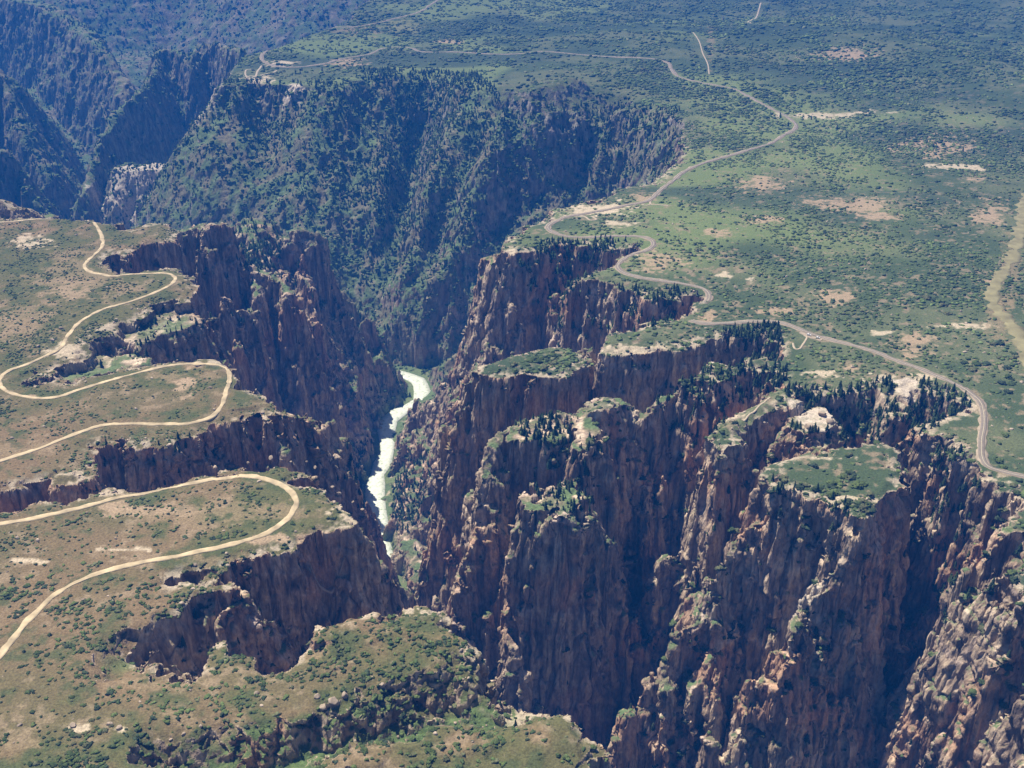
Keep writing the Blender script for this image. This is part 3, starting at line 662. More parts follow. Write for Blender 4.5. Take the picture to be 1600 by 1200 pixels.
TRK = [([(1189,5),(1182,22),(1170,38),(1168,46),(1172,51)], 5, "pale dirt track climbing to the top of the picture"),
       ([(1082,62),(1092,78),(1097,92),(1105,106),(1108,118)], 3.0, "straight dirt track joining the paved road from behind"),
       ([(1256,524),(1261,526),(1258,533),(1254,539),(1250,545),(1243,546),(1240,541),(1239,536)], 2.2, "short white footpath dropping from the two parked cars"),
       ([(1204,618),(1190,630),(1180,641),(1170,648),(1161,657)], 1.8, "pale footpath along the crest of the green rock finger"),
       ([(905,334),(915,337),(922,343),(932,342),(926,337)], 3.0, "white zigzag path by the pale clearing near the bend"),
       ([(1017,311),(1017,319),(1030,320),(1044,321)], 3.0, "pale spur track leaving the paved road near the overlook"),
       ([(1002,319),(1010,321),(1017,319)], 2.5, "short pale track west of the overlook spur"),
       ([(475,835),(490,835),(515,828),(540,823)], 1.6, "thin footpath along the edge of the lower left promontory"),
       ([(408,96),(402,104),(400,112),(408,110),(425,106),(432,102)], 5.0, "pale loop track at the far point"),
       ([(400,112),(390,114),(383,110),(384,103),(392,101)], 4.0, "small pale turning circle at the far point")]
TRP = []
for p, w_, lb in TRK:
    o, q = ribbon("footpath" if w_ < 4 else "dirt_track", p, w_, M_PATH, 0.4, lb, "path" if w_ < 4 else "track", seg=2.5, nw=3)
    TRP.append(q)
M_WASH = flat_mat("dry_wash_grass", (0.20, 0.185, 0.10), 0.95, 0.3, 0.06)
_, qw = ribbon("dry_wash", [(1606,300),(1597,345),(1588,385),(1575,415),(1558,440),(1551,462),(1560,486),(1582,508),(1598,535),(1612,580)], 17, M_WASH, 0.30, "broad tan green grassy wash winding down the right edge of the picture", "wash", wvar=0.6, edge=7.0)
TRP.append(qw)
ROADS = np.concatenate([rd1, rd2, rd3] + TRP)
# river: foaming white water between banks of rubble
m, t, b = new_mat("white_water")
b.inputs["Roughness"].default_value = 0.35
tc = t.nodes.new("ShaderNodeTexCoord"); nz = t.nodes.new("ShaderNodeTexNoise"); nz.inputs["Scale"].default_value = 0.16; nz.inputs["Detail"].default_value = 6; nz.inputs["Roughness"].default_value = 0.7
t.links.new(tc.outputs["Object"], nz.inputs["Vector"])
cr = t.nodes.new("ShaderNodeValToRGB"); e = cr.color_ramp.elements
e[0].position = 0.28; e[0].color = (0.22, 0.32, 0.19, 1); e[1].position = 0.50; e[1].color = (0.70, 0.75, 0.66, 1)
t.links.new(nz.outputs[0], cr.inputs[0]); t.links.new(cr.outputs[0], b.inputs["Base Color"])
bp = t.nodes.new("ShaderNodeBump"); bp.inputs["Distance"].default_value = 0.8; t.links.new(nz.outputs[0], bp.inputs["Height"]); t.links.new(bp.outputs[0], b.inputs["Normal"])
ribbon("river", RP[:, :2].astype(float), 28, m, 0.0, "white foaming river at the bottom of the dark canyon", "river", z=-450.8, wvar=0.25, nw=4)
print("roads", round(time.time() - T0, 1))
# ------------------------------------------------------------------ vegetation: where it grows
rng = np.random.RandomState(11)
A3 = P_ALL[T]
area = 0.5 * np.linalg.norm(np.cross(A3[:, 1] - A3[:, 0], A3[:, 2] - A3[:, 0]), axis=1)
FNZ = np.abs(FN[:, 2])
cx, cy, cz = A3[:, :, 0].mean(1), A3[:, :, 1].mean(1), A3[:, :, 2].mean(1)
UU, VV, ZC = project(cx, cy, cz)
inview = (UU > -250) & (UU < 1850) & (VV > -120) & (VV < 1420)
def inpoly(u, v, P):
    r = np.zeros(u.shape, bool)
    P = np.asarray(P, float)
    for a, b in zip(P, np.roll(P, -1, 0)):
        if a[1] == b[1]: continue
        c = (a[1] > v) != (b[1] > v)
        r ^= c & (u < (b[0] - a[0]) * (v - a[1]) / (b[1] - a[1]) + a[0])
    return r
GROVE = [  # densely wooded places: outline as surveyed, density per m2, lowest level
 ([(1128,516),(1150,508),(1215,508),(1226,540),(1215,560),(1160,560),(1130,540)], 0.040, -140),
 ([(1158,562),(1205,548),(1228,570),(1228,592),(1205,612),(1150,640),(1120,620)], 0.030, -200),
 ([(1225,606),(1300,606),(1356,598),(1395,588),(1402,650),(1412,650),(1430,592),(1490,608),(1526,634),(1490,650),(1425,700),(1380,690),(1290,690),(1235,670)], 0.034, -140),
 ([(845,380),(935,372),(1000,378),(1000,395),(945,405),(915,450),(880,520),(840,510),(800,430)], 0.026, -240),
 ([(915,440),(1100,455),(1100,485),(1000,520),(900,520)], 0.014, -120),
 ([(560,108),(740,112),(790,150),(760,210),(700,330),(640,420),(580,420),(560,300),(620,180)], 0.011, -600),
 ([(780,160),(1060,170),(1070,240),(960,290),(800,340),(690,420),(700,300)], 0.008, -600),
 ([(350,125),(540,130),(560,230),(400,240),(350,180)], 0.007, -600),
 ([(365,345),(435,345),(440,420),(370,425)], 0.026, -200),
 ([(540,690),(598,690),(596,800),(556,800)], 0.020, -600),
 ([(808,655),(885,650),(890,700),(800,700)], 0.018, -110),
 ([(835,700),(950,690),(960,800),(830,800)], 0.010, -160),
 ([(1205,745),(1330,780),(1320,830),(1230,860),(1205,820)], 0.016, -120),
 ([(1415,690),(1500,700),(1530,760),(1500,900),(1470,1000),(1440,800)], 0.020, -320),
 ([(620,700),(740,740),(720,800),(600,840)], 0.014, -560),
 ([(1020,600),(1150,560),(1180,640),(1090,700),(1030,690)], 0.010, -160),
 ([(200,560),(250,480),(330,500),(300,570)], 0.006, -160),
 ([(150,690),(340,680),(340,740),(170,750)], 0.010, -160),
]
Xf, Yf = cx.astype(np.float32), cy.astype(np.float32)
nA = fbm(Xf / 60, Yf / 60, 3, 3); nB = fbm(Xf / 18, Yf / 18, 6, 3); nC = fbm(Xf / 260, Yf / 260, 1, 3)
grow = sstep(0.25, 0.5, FNZ)
deepf = sstep(-8, -20, cz)
wood = FW
den_c = 0.0042 * deepf * wood * grow * (0.2 + 1.6 * sstep(0.42, 0.6, nA)) + 0.0012 * deepf * grow * (1 - wood)
for P, d_, lo in GROVE:
    den_c = np.maximum(den_c, d_ * 1.2 * inpoly(UU, VV, P) * (cz > lo) * sstep(0.2, 0.4, FNZ) * (0.35 + 1.2 * sstep(0.38, 0.55, nA)) * sstep(900, -5, cz * 0 + 0) if False else d_ * 1.2 * inpoly(UU, VV, P) * (cz > lo) * sstep(0.2, 0.4, FNZ) * (0.35 + 1.2 * sstep(0.38, 0.55, nA)))
for pu, pv, pz, rr in OUTC[:7]:
    ox, oy = W(pu, pv, pz); den_c = den_c * (np.hypot(cx - ox, cy - oy) > rr * 1.15)
den_c = np.where(FY > 3900, den_c * 0.3, den_c) * inview
dry = G[T[:, 0], 7] > 24
den_c = den_c * dry
# shrubs
leftf = FL
topf = (1 - deepf) * sstep(0.6, 0.8, FNZ)
den_s = np.where(leftf, 0.012 + 0.075 * sstep(0.50, 0.64, nA * 0.4 + nB * 0.6), 0.003 + 0.036 * sstep(0.42, 0.60, nA * 0.4 + nB * 0.3 + nC * 0.3)) * topf
den_s = den_s + deepf * grow * (0.006 + 0.018 * sstep(0.45, 0.6, nB)) * (0.2 + 0.8 * wood)
den_s = den_s + 0.02 * sstep(-4, -14, G[T[:, 0], 8]) * topf
farf = sstep(1700, 3200, FY)
den_s = den_s * (1 - 0.78 * farf) * inview
for P, kx in (([(560,960),(700,960),(760,1040),(640,1100),(480,1060)], 0.03), ([(260,930),(330,920),(340,1020),(220,1030)], 0.04), ([(480,1130),(760,1090),(830,1150),(700,1210),(480,1210)], 0.022), ([(0,500),(100,500),(90,545),(0,570)], 0.03), ([(20,575),(60,560),(120,600),(260,600),(60,625)], 0.03), ([(150,665),(360,645),(340,690),(160,700)], 0.025), ([(1205,740),(1380,790),(1330,800),(1250,770)], 0.03), ([(740,584),(905,541),(905,570),(800,590)], 0.025), ([(430,745),(460,790),(540,790),(520,740)], 0.03)):
    den_s = np.maximum(den_s, 2.4 * kx * inpoly(UU, VV, P) * topf * (0.4 + sstep(0.4, 0.6, nB)))
den_s = den_s * dry
tb = COL[T].mean(1)                                             # keep bare patches bare
bare = sstep(0.24, 0.34, tb[:, 0]) * (cz > -14)
den_s = den_s * (1 - 0.9 * bare)
def scatter(den, cap=None):
    w = den * area
    cum = np.cumsum(w)
    n = rng.poisson(cum[-1])
    if cap: n = min(n, cap)
    r = rng.rand(n) * cum[-1]
    i = np.searchsorted(cum, r)
    i = np.clip(i, 0, len(w) - 1)
    a, b = rng.rand(n), rng.rand(n)
    f = a + b > 1; a[f] = 1 - a[f]; b[f] = 1 - b[f]
    p = A3[i, 0] + (A3[i, 1] - A3[i, 0]) * a[:, None] + (A3[i, 2] - A3[i, 0]) * b[:, None]
    return p, i
def off_road(p, r):
    # cells of the roads raster
    cell = 4.0
    keys = set()
    q = np.floor(ROADS / cell).astype(int)
    R_ = int(math.ceil(r / cell))
    for dx in range(-R_, R_ + 1):
        for dy in range(-R_, R_ + 1):
            if dx * dx + dy * dy <= (r / cell + 0.5) ** 2:
                keys.add((dx, dy))
    base = set()
    for dx, dy in keys:
        base.update(map(tuple, q + np.array([dx, dy])))
    pk = np.floor(p[:, :2] / cell).astype(int)
    return np.array([tuple(k) not in base for k in pk])
ptC, iC = scatter(den_c, 60000)
k_ = off_road(ptC, 7); ptC, iC = ptC[k_], iC[k_]
ptS, iS = scatter(den_s, 170000)
k_ = off_road(ptS, 6); ptS, iS = ptS[k_], iS[k_]
print("conifers", len(ptC), "shrubs", len(ptS), round(time.time() - T0, 1))
def foliage_mat(name, sc, var):
    return attr_mat(name, 0.85, var, sc, 0.25, 1.2)
M_CON = foliage_mat("conifer_needles", 0.5, 0.45)
M_SHR = foliage_mat("shrub_leaves", 0.9, 0.55)
M_BARK = flat_mat("grey_brown_bark", (0.13, 0.10, 0.08), 0.95, 0.25, 2.0)
# --- conifer crowns: stacked jagged skirts of boughs
def crown(tiers, sides, seed, slim=0.21):
    r = np.random.RandomState(seed)
    V, Fc = [], []
    for i in range(tiers):
        z0 = 0.10 + 0.80 * i / tiers
        z1 = min(1.0, z0 + 1.45 / tiers)
        rad = slim * (1 - (z0 - 0.06)) ** 0.85 * (0.85 + 0.3 * r.rand())
        b0 = len(V)
        V.append((0.02 * r.randn(), 0.02 * r.randn(), z1))
        ph = r.rand() * 6.28
        n = sides
        for j in range(n):
            a = ph + 6.283 * (j + 0.3 * (r.rand() - 0.5)) / n
            rr = rad * (0.62 if j % 2 else 1.12) * (0.8 + 0.4 * r.rand())
            V.append((rr * math.cos(a), rr * math.sin(a), z0 - 0.035 * (1 if j % 2 == 0 else -0.6) + 0.03 * r.randn()))
        for j in range(n):
            Fc.append((b0, b0 + 1 + j, b0 + 1 + (j + 1) % n))
    return np.array(V), np.array(Fc)
def ico(sub):
    t = (1 + 5 ** 0.5) / 2
    v = np.array([(-1,t,0),(1,t,0),(-1,-t,0),(1,-t,0),(0,-1,t),(0,1,t),(0,-1,-t),(0,1,-t),(t,0,-1),(t,0,1),(-t,0,-1),(-t,0,1)], float)
    f = np.array([(0,11,5),(0,5,1),(0,1,7),(0,7,10),(0,10,11),(1,5,9),(5,11,4),(11,10,2),(10,7,6),(7,1,8),(3,9,4),(3,4,2),(3,2,6),(3,6,8),(3,8,9),(4,9,5),(2,4,11),(6,2,10),(8,6,7),(9,8,1)])
    v /= np.linalg.norm(v, axis=1)[:, None]
    for _ in range(sub):
        mp = {}; nf = []; vl = list(v)
        def mid(a, b):
            k = (min(a, b), max(a, b))
            if k not in mp:
                q = vl[a] + vl[b]; vl.append(q / np.linalg.norm(q)); mp[k] = len(vl) - 1
            return mp[k]
        for a, b, c in f:
            ab, bc, ca = mid(a, b), mid(b, c), mid(c, a)
            nf += [(a, ab, ca), (b, bc, ab), (c, ca, bc), (ab, bc, ca)]
        v = np.array(vl); f = np.array(nf)
    return v, f
def shrub(sub, seed, lumps=1):
    r = np.random.RandomState(seed)
    VV_, FF_ = [], []; n = 0
    for l in range(lumps):
        v, f = ico(sub)
        c = np.array([0, 0, 0.0]) if l == 0 else np.array([r.randn() * 0.55, r.randn() * 0.55, -0.05])
        s = 1.0 if l == 0 else 0.5 + 0.35 * r.rand()
        rr = 1 + 0.34 * r.randn(len(v)); rr = np.clip(rr, 0.55, 1.5)
        q = v * rr[:, None] * s
        q[:, 2] = np.maximum(q[:, 2], -0.25) * 0.75
        VV_.append(q + c); FF_.append(f + n); n += len(v)
    return np.concatenate(VV_), np.concatenate(FF_)
def merge(protos, pos, scl, rot, hs, tint, pick):
    Vs, Fs, Cs = [], [], []; n = 0
    for k, (pv, pf) in enumerate(protos):
        s = np.where(pick == k)[0]
        if not len(s): continue
        ca, sa = np.cos(rot[s]), np.sin(rot[s])
        x = pv[None, :, 0] * ca[:, None] - pv[None, :, 1] * sa[:, None]
        y = pv[None, :, 0] * sa[:, None] + pv[None, :, 1] * ca[:, None]
        z = np.repeat(pv[None, :, 2], len(s), 0)
        Pp = np.stack([x * scl[s, None], y * scl[s, None], z * hs[s, None]], -1) + pos[s][:, None, :]
        m_ = len(pv)
        Vs.append(Pp.reshape(-1, 3)); Cs.append(np.repeat(tint[s], m_, 0))
        Fs.append((pf[None] + (np.arange(len(s)) * m_)[:, None, None]).reshape(-1, 3) + n)
        n += m_ * len(s)
    return np.concatenate(Vs), np.concatenate(Fs), np.concatenate(Cs)
CONA = [crown(6, 10, i, 0.20 + 0.03 * (i % 3)) for i in range(6)]
CONB = [crown(3, 6, 20 + i, 0.22 + 0.03 * (i % 3)) for i in range(6)]
hC = (4.2 + 7.6 * rng.rand(len(ptC)) ** 1.4) * (1 + 0.15 * sstep(1500, 2600, ptC[:, 1]))
base_c = np.array([[0.022, 0.042, 0.024], [0.030, 0.055, 0.026], [0.040, 0.066, 0.030], [0.020, 0.036, 0.026]])
base_c = np.concatenate([base_c, [[0.055, 0.075, 0.034], [0.14, 0.13, 0.12]]])
tC = base_c[rng.choice(6, len(ptC), p=[.24, .24, .22, .18, .09, .03])] * (0.75 + 0.5 * rng.rand(len(ptC)))[:, None]
def visible(p, h):
    """is the top of something h tall at p in plain view of the overlook?"""
    q = p + np.array([0, 0, 1.0])[None] * h[:, None]
    c = np.array([0, 0, CAM_H])
    ok = np.ones(len(p), bool)
    for s in np.linspace(0.35, 0.993, 90):
        r = c + (q - c) * s
        ok &= height(r[:, 0], r[:, 1]) < r[:, 2] + 0.5
    return ok
def pick_largest(pos, size, n, margin=8):
    u, v, zc = project(pos[:, 0], pos[:, 1], pos[:, 2])
    px = size / zc
    px = np.where((u > margin) & (u < 1600 - margin) & (v > margin) & (v < 1200 - margin), px, 0)
    order = np.argsort(-px)[: n * 6]
    vis = visible(pos[order], size[order])
    return order[vis][:n]
bigC = pick_largest(ptC, hC, 290)
restC = np.ones(len(ptC), bool); restC[bigC] = False
def grp(V, protoset, pos, w_, h_, tint, name, mat, label, cat):
    pass
rC = np.where(restC)[0]
near = ptC[rC, 1] < 1300
for sel, protos, nm in ((rC[near], CONA, 0), (rC[~near], CONB, 1)):
    if not len(sel): continue
    V_, F_, C_ = merge(protos, ptC[sel] - np.array([0, 0, 0.6]), hC[sel], rng.rand(len(sel)) * 6.28, hC[sel], tC[sel], rng.randint(0, 6, len(sel)))
    mesh_obj("conifer_woods", V_, F_, M_CON, C_, False, 'stuff', ["dark conifers scattered over the near ledges and gullies", "dark conifers covering the long far slope in dense bands"][nm], "woods")
# individual conifers: crown and trunk
trunk_v = []; 
for z_, r_ in ((-0.08, 0.022), (0.35, 0.015), (0.9, 0.004)):
    for j in range(6): trunk_v.append((r_ * math.cos(j * 1.047), r_ * math.sin(j * 1.047), z_))
trunk_f = [(i * 6 + j, i * 6 + (j + 1) % 6, i * 6 + 6 + (j + 1) % 6, i * 6 + 6 + j) for i in range(2) for j in range(6)]
crown_me = []
for i in range(6):
    for ti in (0, 1, 2, 3, 4):
        pv, pf = crown(8, 12, 40 + i, 0.19 + 0.03 * (i % 3))
        o = mesh_obj("crown", pv, pf, M_CON, np.tile(base_c[ti], (len(pv), 1)), False, link=False)
        crown_me.append(o)
tr_o = mesh_obj("trunk", np.array(trunk_v), np.array(trunk_f), M_BARK, None, True, link=False)
ZONES = [((1120,1232,500,561), "dark conifer in the dense stand just under the paved road at the green hollow", "conifers in the stand under the paved road"),
         ((1110,1235,561,660), "dark conifer on the steep shady side behind the white capped crag", "conifers behind the white capped crag"),
         ((1225,1410,580,700), "dark conifer in the broad grove around the pale rock outcrop", "conifers around the pale rock outcrop"),
         ((1410,1600,585,700), "dark conifer in the grove inside the long bend of the paved road", "conifers inside the long road bend"),
         ((1200,1400,700,900), "dark conifer on the front slope of the flat topped green mesa", "conifers on the flat topped mesa"),
         ((1400,1600,700,1200), "dark conifer in the deep gully right of the flat topped mesa", "conifers in the right gully"),
         ((780,1110,380,530), "dark conifer clinging to the walls below the rim road bends", "conifers below the rim road bends"),
         ((780,1120,530,800), "dark conifer on the crest of the jagged central rock ridge", "conifers on the central rock ridge"),
         ((0,620,300,800), "dark conifer on a ledge of the left canyon wall", "conifers on the left wall ledges"),
         ((0,1600,0,1200), "dark conifer growing alone on a rocky slope of the canyon", "scattered canyon conifers")]
for n_, i in enumerate(bigC):
    u, v, _ = project(*[np.array([c]) for c in ptC[i]])
    for (a, b, c, d), lb, gp in ZONES:
        if a <= u[0] <= b and c <= v[0] <= d: break
    r = bpy.data.objects.new("conifer_tree", None); scene.collection.objects.link(r)
    r.empty_display_size = 0.5
    r.location = ptC[i] - np.array([0, 0, 0.5]); r.rotation_euler = (0, 0, rng.rand() * 6.28); s = hC[i]; w_ = s * (0.9 + 0.35 * rng.rand()); r.scale = (w_, w_, s)
    r["label"] = lb; r["category"] = "tree"; r["group"] = gp
    c1 = crown_me[rng.randint(len(crown_me))].copy(); c1.name = "crown"; scene.collection.objects.link(c1); c1.parent = r
    c2 = tr_o.copy(); c2.name = "trunk"; scene.collection.objects.link(c2); c2.parent = r
CON_OBJS = [o for o in scene.collection.objects if o.get('category') == 'tree']
# --- shrubs
wS = (1.0 + 1.5 * rng.rand(len(ptS)) ** 1.6)
is_left = leftf[iS]
wS = np.where(is_left, wS * 0.78, wS * 1.35) * (1 + 1.1 * sstep(1500, 3200, ptS[:, 1]))
hS = wS * (0.75 + 0.4 * rng.rand(len(ptS)))
base_s = np.array([[0.040, 0.062, 0.026], [0.055, 0.082, 0.030], [0.075, 0.105, 0.038], [0.085, 0.095, 0.050], [0.034, 0.052, 0.030]])
tint_side = np.where(is_left, 1.0, 1.35)[:, None]
tS = tint_side * base_s[rng.choice(5, len(ptS), p=[.27, .27, .2, .1, .16])] * (0.8 + 0.45 * rng.rand(len(ptS)))[:, None]
tS = tS * (0.65 + 0.9 * fbm(ptS[:, 0] / 110, ptS[:, 1] / 110, 3, 3) * (0.7 + 0.6 * fbm(ptS[:, 0] / 30, ptS[:, 1] / 30, 5, 2)))[:, None]
wS = wS * (0.7 + 0.65 * fbm(ptS[:, 0] / 70, ptS[:, 1] / 70, 1, 3)); hS = hS * (wS / (hS + 1e-6)) * (0.7 + 0.4 * rng.rand(len(ptS)))
bigS = pick_largest(ptS, wS * 2, 280)
restS = np.ones(len(ptS), bool); restS[bigS] = False
rS = np.where(restS)[0]
SA = [shrub(1, i, 2) for i in range(8)]; SB = [shrub(0, 30 + i, 1) for i in range(8)]
dS = np.linalg.norm(ptS - np.array([0, 0, CAM_H]), axis=1)
for cond, protos, nm, lb in ((is_left & (dS < 950), SA, "shrubs", "low dark green shrubs dotted over the near left meadow"), (is_left & (dS >= 950), SB, "shrubs", "low dark green shrubs on the farther left tableland"), (~is_left & (dS < 950), SA, "shrubs", "thick green scrub on the nearest right rim"), (~is_left & (dS >= 950), SB, "shrubs", "thick green scrub covering the right tableland and slopes")):
    sel = rS[cond[rS]]
    if not len(sel): continue
    V_, F_, C_ = merge(protos, ptS[sel], wS[sel], rng.rand(len(sel)) * 6.28, hS[sel], tS[sel], rng.randint(0, 8, len(sel)))
    mesh_obj(nm, V_, F_, M_SHR, C_, False, 'stuff', lb, "shrubs")
sh_me = []
for i in range(6):
    for ti in range(5):
        pv, pf = shrub(2, 60 + i, 3)
        sh_me.append(mesh_obj("shrub", pv, pf, M_SHR, np.tile(base_s[ti], (len(pv), 1)), False, link=False))
SZ = [((0,430,1060,1200), "rounded dark green shrub on the olive meadow at the lower left corner", "shrubs of the lower left meadow"),
      ((0,260,800,1060), "rounded dark green shrub beside the long dirt road on the left meadow", "shrubs beside the dirt road"),
      ((430,620,1040,1200), "rounded dark green shrub in the green hollow at the bottom of the picture", "shrubs of the green hollow"),
      ((460,800,940,1080), "rounded dark green shrub on the domed hill above the dark gorge", "shrubs of the domed hill"),
      ((260,800,1000,1200), "rounded dark green shrub on the low ridge at the bottom edge", "shrubs of the bottom ridge"),
      ((240,600,740,960), "rounded dark green shrub on the lower left promontory near the rim", "shrubs of the left promontory"),
      ((1000,1600,400,1200), "rounded green shrub near the edge of the right rim", "shrubs of the right rim"),
      ((0,1600,0,1200), "rounded green shrub on a ledge in the canyon", "shrubs on ledges")]
for i in bigS:
    u, v, _ = project(*[np.array([c]) for c in ptS[i]])
    for (a, b, c, d), lb, gp in SZ:
        if a <= u[0] <= b and c <= v[0] <= d: break
    r = sh_me[rng.randint(len(sh_me))].copy(); r.name = "shrub"; scene.collection.objects.link(r)
    r.location = ptS[i]; r.rotation_euler = (0, 0, rng.rand() * 6.28); r.scale = (wS[i], wS[i] * (0.8 + 0.4 * rng.rand()), hS[i])
    r["label"] = lb; r["category"] = "shrub"; r["group"] = gp
print("plants", round(time.time() - T0, 1))
PLACE = {"conifers in the stand under the paved road": "below paved road", "conifers behind the white capped crag": "behind white capped crag", "conifers around the pale rock outcrop": "of pale outcrop grove", "conifers inside the long road bend": "inside long road bend", "conifers on the flat topped mesa": "on flat green mesa", "conifers in the right gully": "of right gully", "conifers below the rim road bends": "below rim road bends", "conifers on the central rock ridge": "on central rock ridge", "conifers on the left wall ledges": "on left canyon ledges", "scattered canyon conifers": "of scattered canyon conifers",
 "shrubs of the lower left meadow": "on lower left meadow", "shrubs beside the dirt road": "beside left dirt road", "shrubs of the green hollow": "in bottom green hollow", "shrubs of the domed hill": "on domed hill", "shrubs of the bottom ridge": "on bottom ridge", "shrubs of the left promontory": "on lower left promontory", "shrubs of the right rim": "along right rim", "shrubs on ledges": "on canyon ledges"}
ORD = ["leftmost", "second", "third", "fourth", "fifth", "sixth", "seventh", "eighth", "ninth", "tenth", "eleventh", "twelfth", "thirteenth", "fourteenth", "fifteenth", "sixteenth", "seventeenth", "eighteenth", "nineteenth", "twentieth"]
def place_labels(objs, noun):
    bygroup = {}
    for o in objs: bygroup.setdefault(o["group"], []).append(o)
    for g_, L_ in bygroup.items():
        base = PLACE[g_]
        pu = {}
        for o in L_:
            u, v, _ = project(*[np.array([c]) for c in o.location]); pu[o.name] = (u[0], v[0])
        L_.sort(key=lambda o: pu[o.name][1])
        nr = 1 if len(L_) < 8 else 3 if len(L_) < 60 else 5
        rows = np.array_split(np.arange(len(L_)), nr)
        rn = {1: [""], 3: ["back row", "middle row", "front row"], 5: ["backmost row", "second row back", "middle row", "second row forward", "front row"]}[nr]
        for ri, row in enumerate(rows):
            rr = sorted([L_[k] for k in row], key=lambda o: pu[o.name][0])
            npt = min(3, (len(rr) + 18) // 19)
            parts = [[rr[k] for k in q] for q in np.array_split(np.arange(len(rr)), npt)]
            for pi, pr in enumerate(parts):
                for k, o in enumerate(pr):
                    od = ORD[k] if k == 0 else ORD[k] + " from left" if k < 20 else "rightmost"
                    side = ["", "left half of ", "right half of ", "left third of ", "middle third of ", "right third of "][npt * (npt - 1) // 2 + pi]
                    where = (side + rn[ri] + " ") if rn[ri] else ""
                    o["label"] = (od + " " + noun + " in " + where + base) if where else (od + " " + noun + " " + base)
# ------------------------------------------------------------------ boulders on the rims
M_BLD = flat_mat("pale_boulder", (0.33, 0.27, 0.21), 0.9, 0.3, 0.5)
def boulder_mesh(seed):
    r = np.random.RandomState(seed)
    v, f = ico(2)
    pl = r.randn(9, 3); pl /= np.linalg.norm(pl, axis=1)[:, None]
    for q in pl:
        d = v @ q; lim = 0.55 + 0.25 * r.rand()
        v = v - np.maximum(d - lim, 0)[:, None] * q
    v *= (1 + 0.05 * r.randn(len(v)))[:, None]
    return mesh_obj("boulder", v, f, M_BLD, None, False, link=False)
BM = [boulder_mesh(i) for i in range(6)]
place_labels([o for o in scene.collection.objects if o.get('category') == 'tree'], 'dark conifer')
place_labels([o for o in scene.collection.objects if o.get('category') == 'shrub'], 'green shrub')
# loose rock: rubble along rims, benches and bare slopes
rimd = np.minimum(np.minimum(G[:, 0], G[:, 1]), np.minimum(G[:, 3], G[:, 4]))[T].mean(1)
den_r = 0.030 * sstep(-16, -3, rimd) * sstep(12, 2, rimd) * sstep(0.45, 0.6, nB) * sstep(0.3, 0.6, FNZ) + 0.012 * deepf * sstep(0.35, 0.55, FNZ) * sstep(0.48, 0.6, nB) + 0.0008 * topf
den_r = np.where((FY > 2300) | ~dry, 0, den_r) * ((UU > -50) & (UU < 1650) & (VV > 0) & (VV < 1250))
ptR, iR = scatter(den_r, 40000)
k_ = off_road(ptR, 4); ptR, iR = ptR[k_], iR[k_]
wR = 0.5 + 2.0 * rng.rand(len(ptR)) ** 3
def block(seed):
    r = np.random.RandomState(seed); v, f = ico(1)
    for q in r.randn(6, 3):
        q = q / np.linalg.norm(q); d = v @ q; v = v - np.maximum(d - (0.45 + 0.25 * r.rand()), 0)[:, None] * q
    return v, f
tR = np.array([0.34, 0.28, 0.22]) * (0.6 + 0.7 * rng.rand(len(ptR)))[:, None]
V_, F_, C_ = merge([block(i) for i in range(8)], ptR, wR, rng.rand(len(ptR)) * 6.28, wR * 0.8, tR, rng.randint(0, 8, len(ptR)))
mesh_obj("rubble", V_, F_, M_ROCK, C_, False, 'stuff', "pale angular rock rubble strewn along the rims and ledges", "rubble")
print("rocks", len(ptR))

BLD = [(424,717,4.2,"large pale block standing on the north edge of the lower left promontory"),(440,719,1.8,"small pale rock just right of the large block on the promontory edge"),(455,722,2.2,"pale rock between the large block and the promontory tip"),
 (388,724,3.0,"flat pale slab left of the large block on the promontory edge"),(330,738,3.6,"long pale slab on the north edge behind the loop road"),(311,741,3.0,"pale slab at the left end of the slabs behind the loop road"),
 (479,722,2.4,"pale rock near the right end of the promontory's north edge"),(493,731,3.2,"pale jagged rock heap at the promontory's notch"),(520,762,3.0,"tan rock at the head of the notch on the promontory"),(530,772,3.4,"tan rock beside the cliff edge just past the notch"),
 (552,785,2.6,"tan rock close to the tip of the promontory"),(566,797,3.0,"tan rock at the very tip of the promontory above the river"),(272,566,2.4,"pale rock on the dirt road's outer edge west of the sharp bend"),(277,563,1.8,"small pale rock next to the dirt road before the sharp bend"),
 (335,640,2.4,"tall pale rock inside the lower bend of the upper dirt road"),(336,634,2.0,"smaller pale rock above the one inside the dirt road bend"),(96,514,4.5,"pink tan rock bank beside the upper dirt road"),(82,532,4.5,"tan rock bank below the pink one beside the dirt road"),(60,542,3.4,"tan rock at the left end of the bank beside the dirt road"),
 (522,1112,5.5,"upright grey tan rock in the green hollow at the bottom"),(505,1108,4.6,"grey tan rock left of the upright one in the hollow"),(540,1104,4.2,"grey tan rock right of the upright one in the hollow"),(500,1133,3.4,"low grey rock below the others in the green hollow"),(598,1100,4.0,"pale rock at the right end of the green hollow"),
 (187,1138,3.6,"white slab lying on the lower left meadow"),(115,1134,3.4,"white broken slab left of the other on the lower left meadow"),(270,1172,2.4,"pale rock in the thicket at the lower left"),(290,1165,2.6,"pale rock in the thicket right of its neighbour"),(318,1158,2.4,"pale rock at the right end of the lower thicket"),
 (1284,648,7.5,"upper block of the large white crag in the grove"),(1296,660,7.0,"right block of the large white crag in the grove"),(1264,668,7.2,"lowest block of the large white crag in the grove"),(1243,632,7.0,"pinkish crag left of the white one in the grove")]
BLDP = []
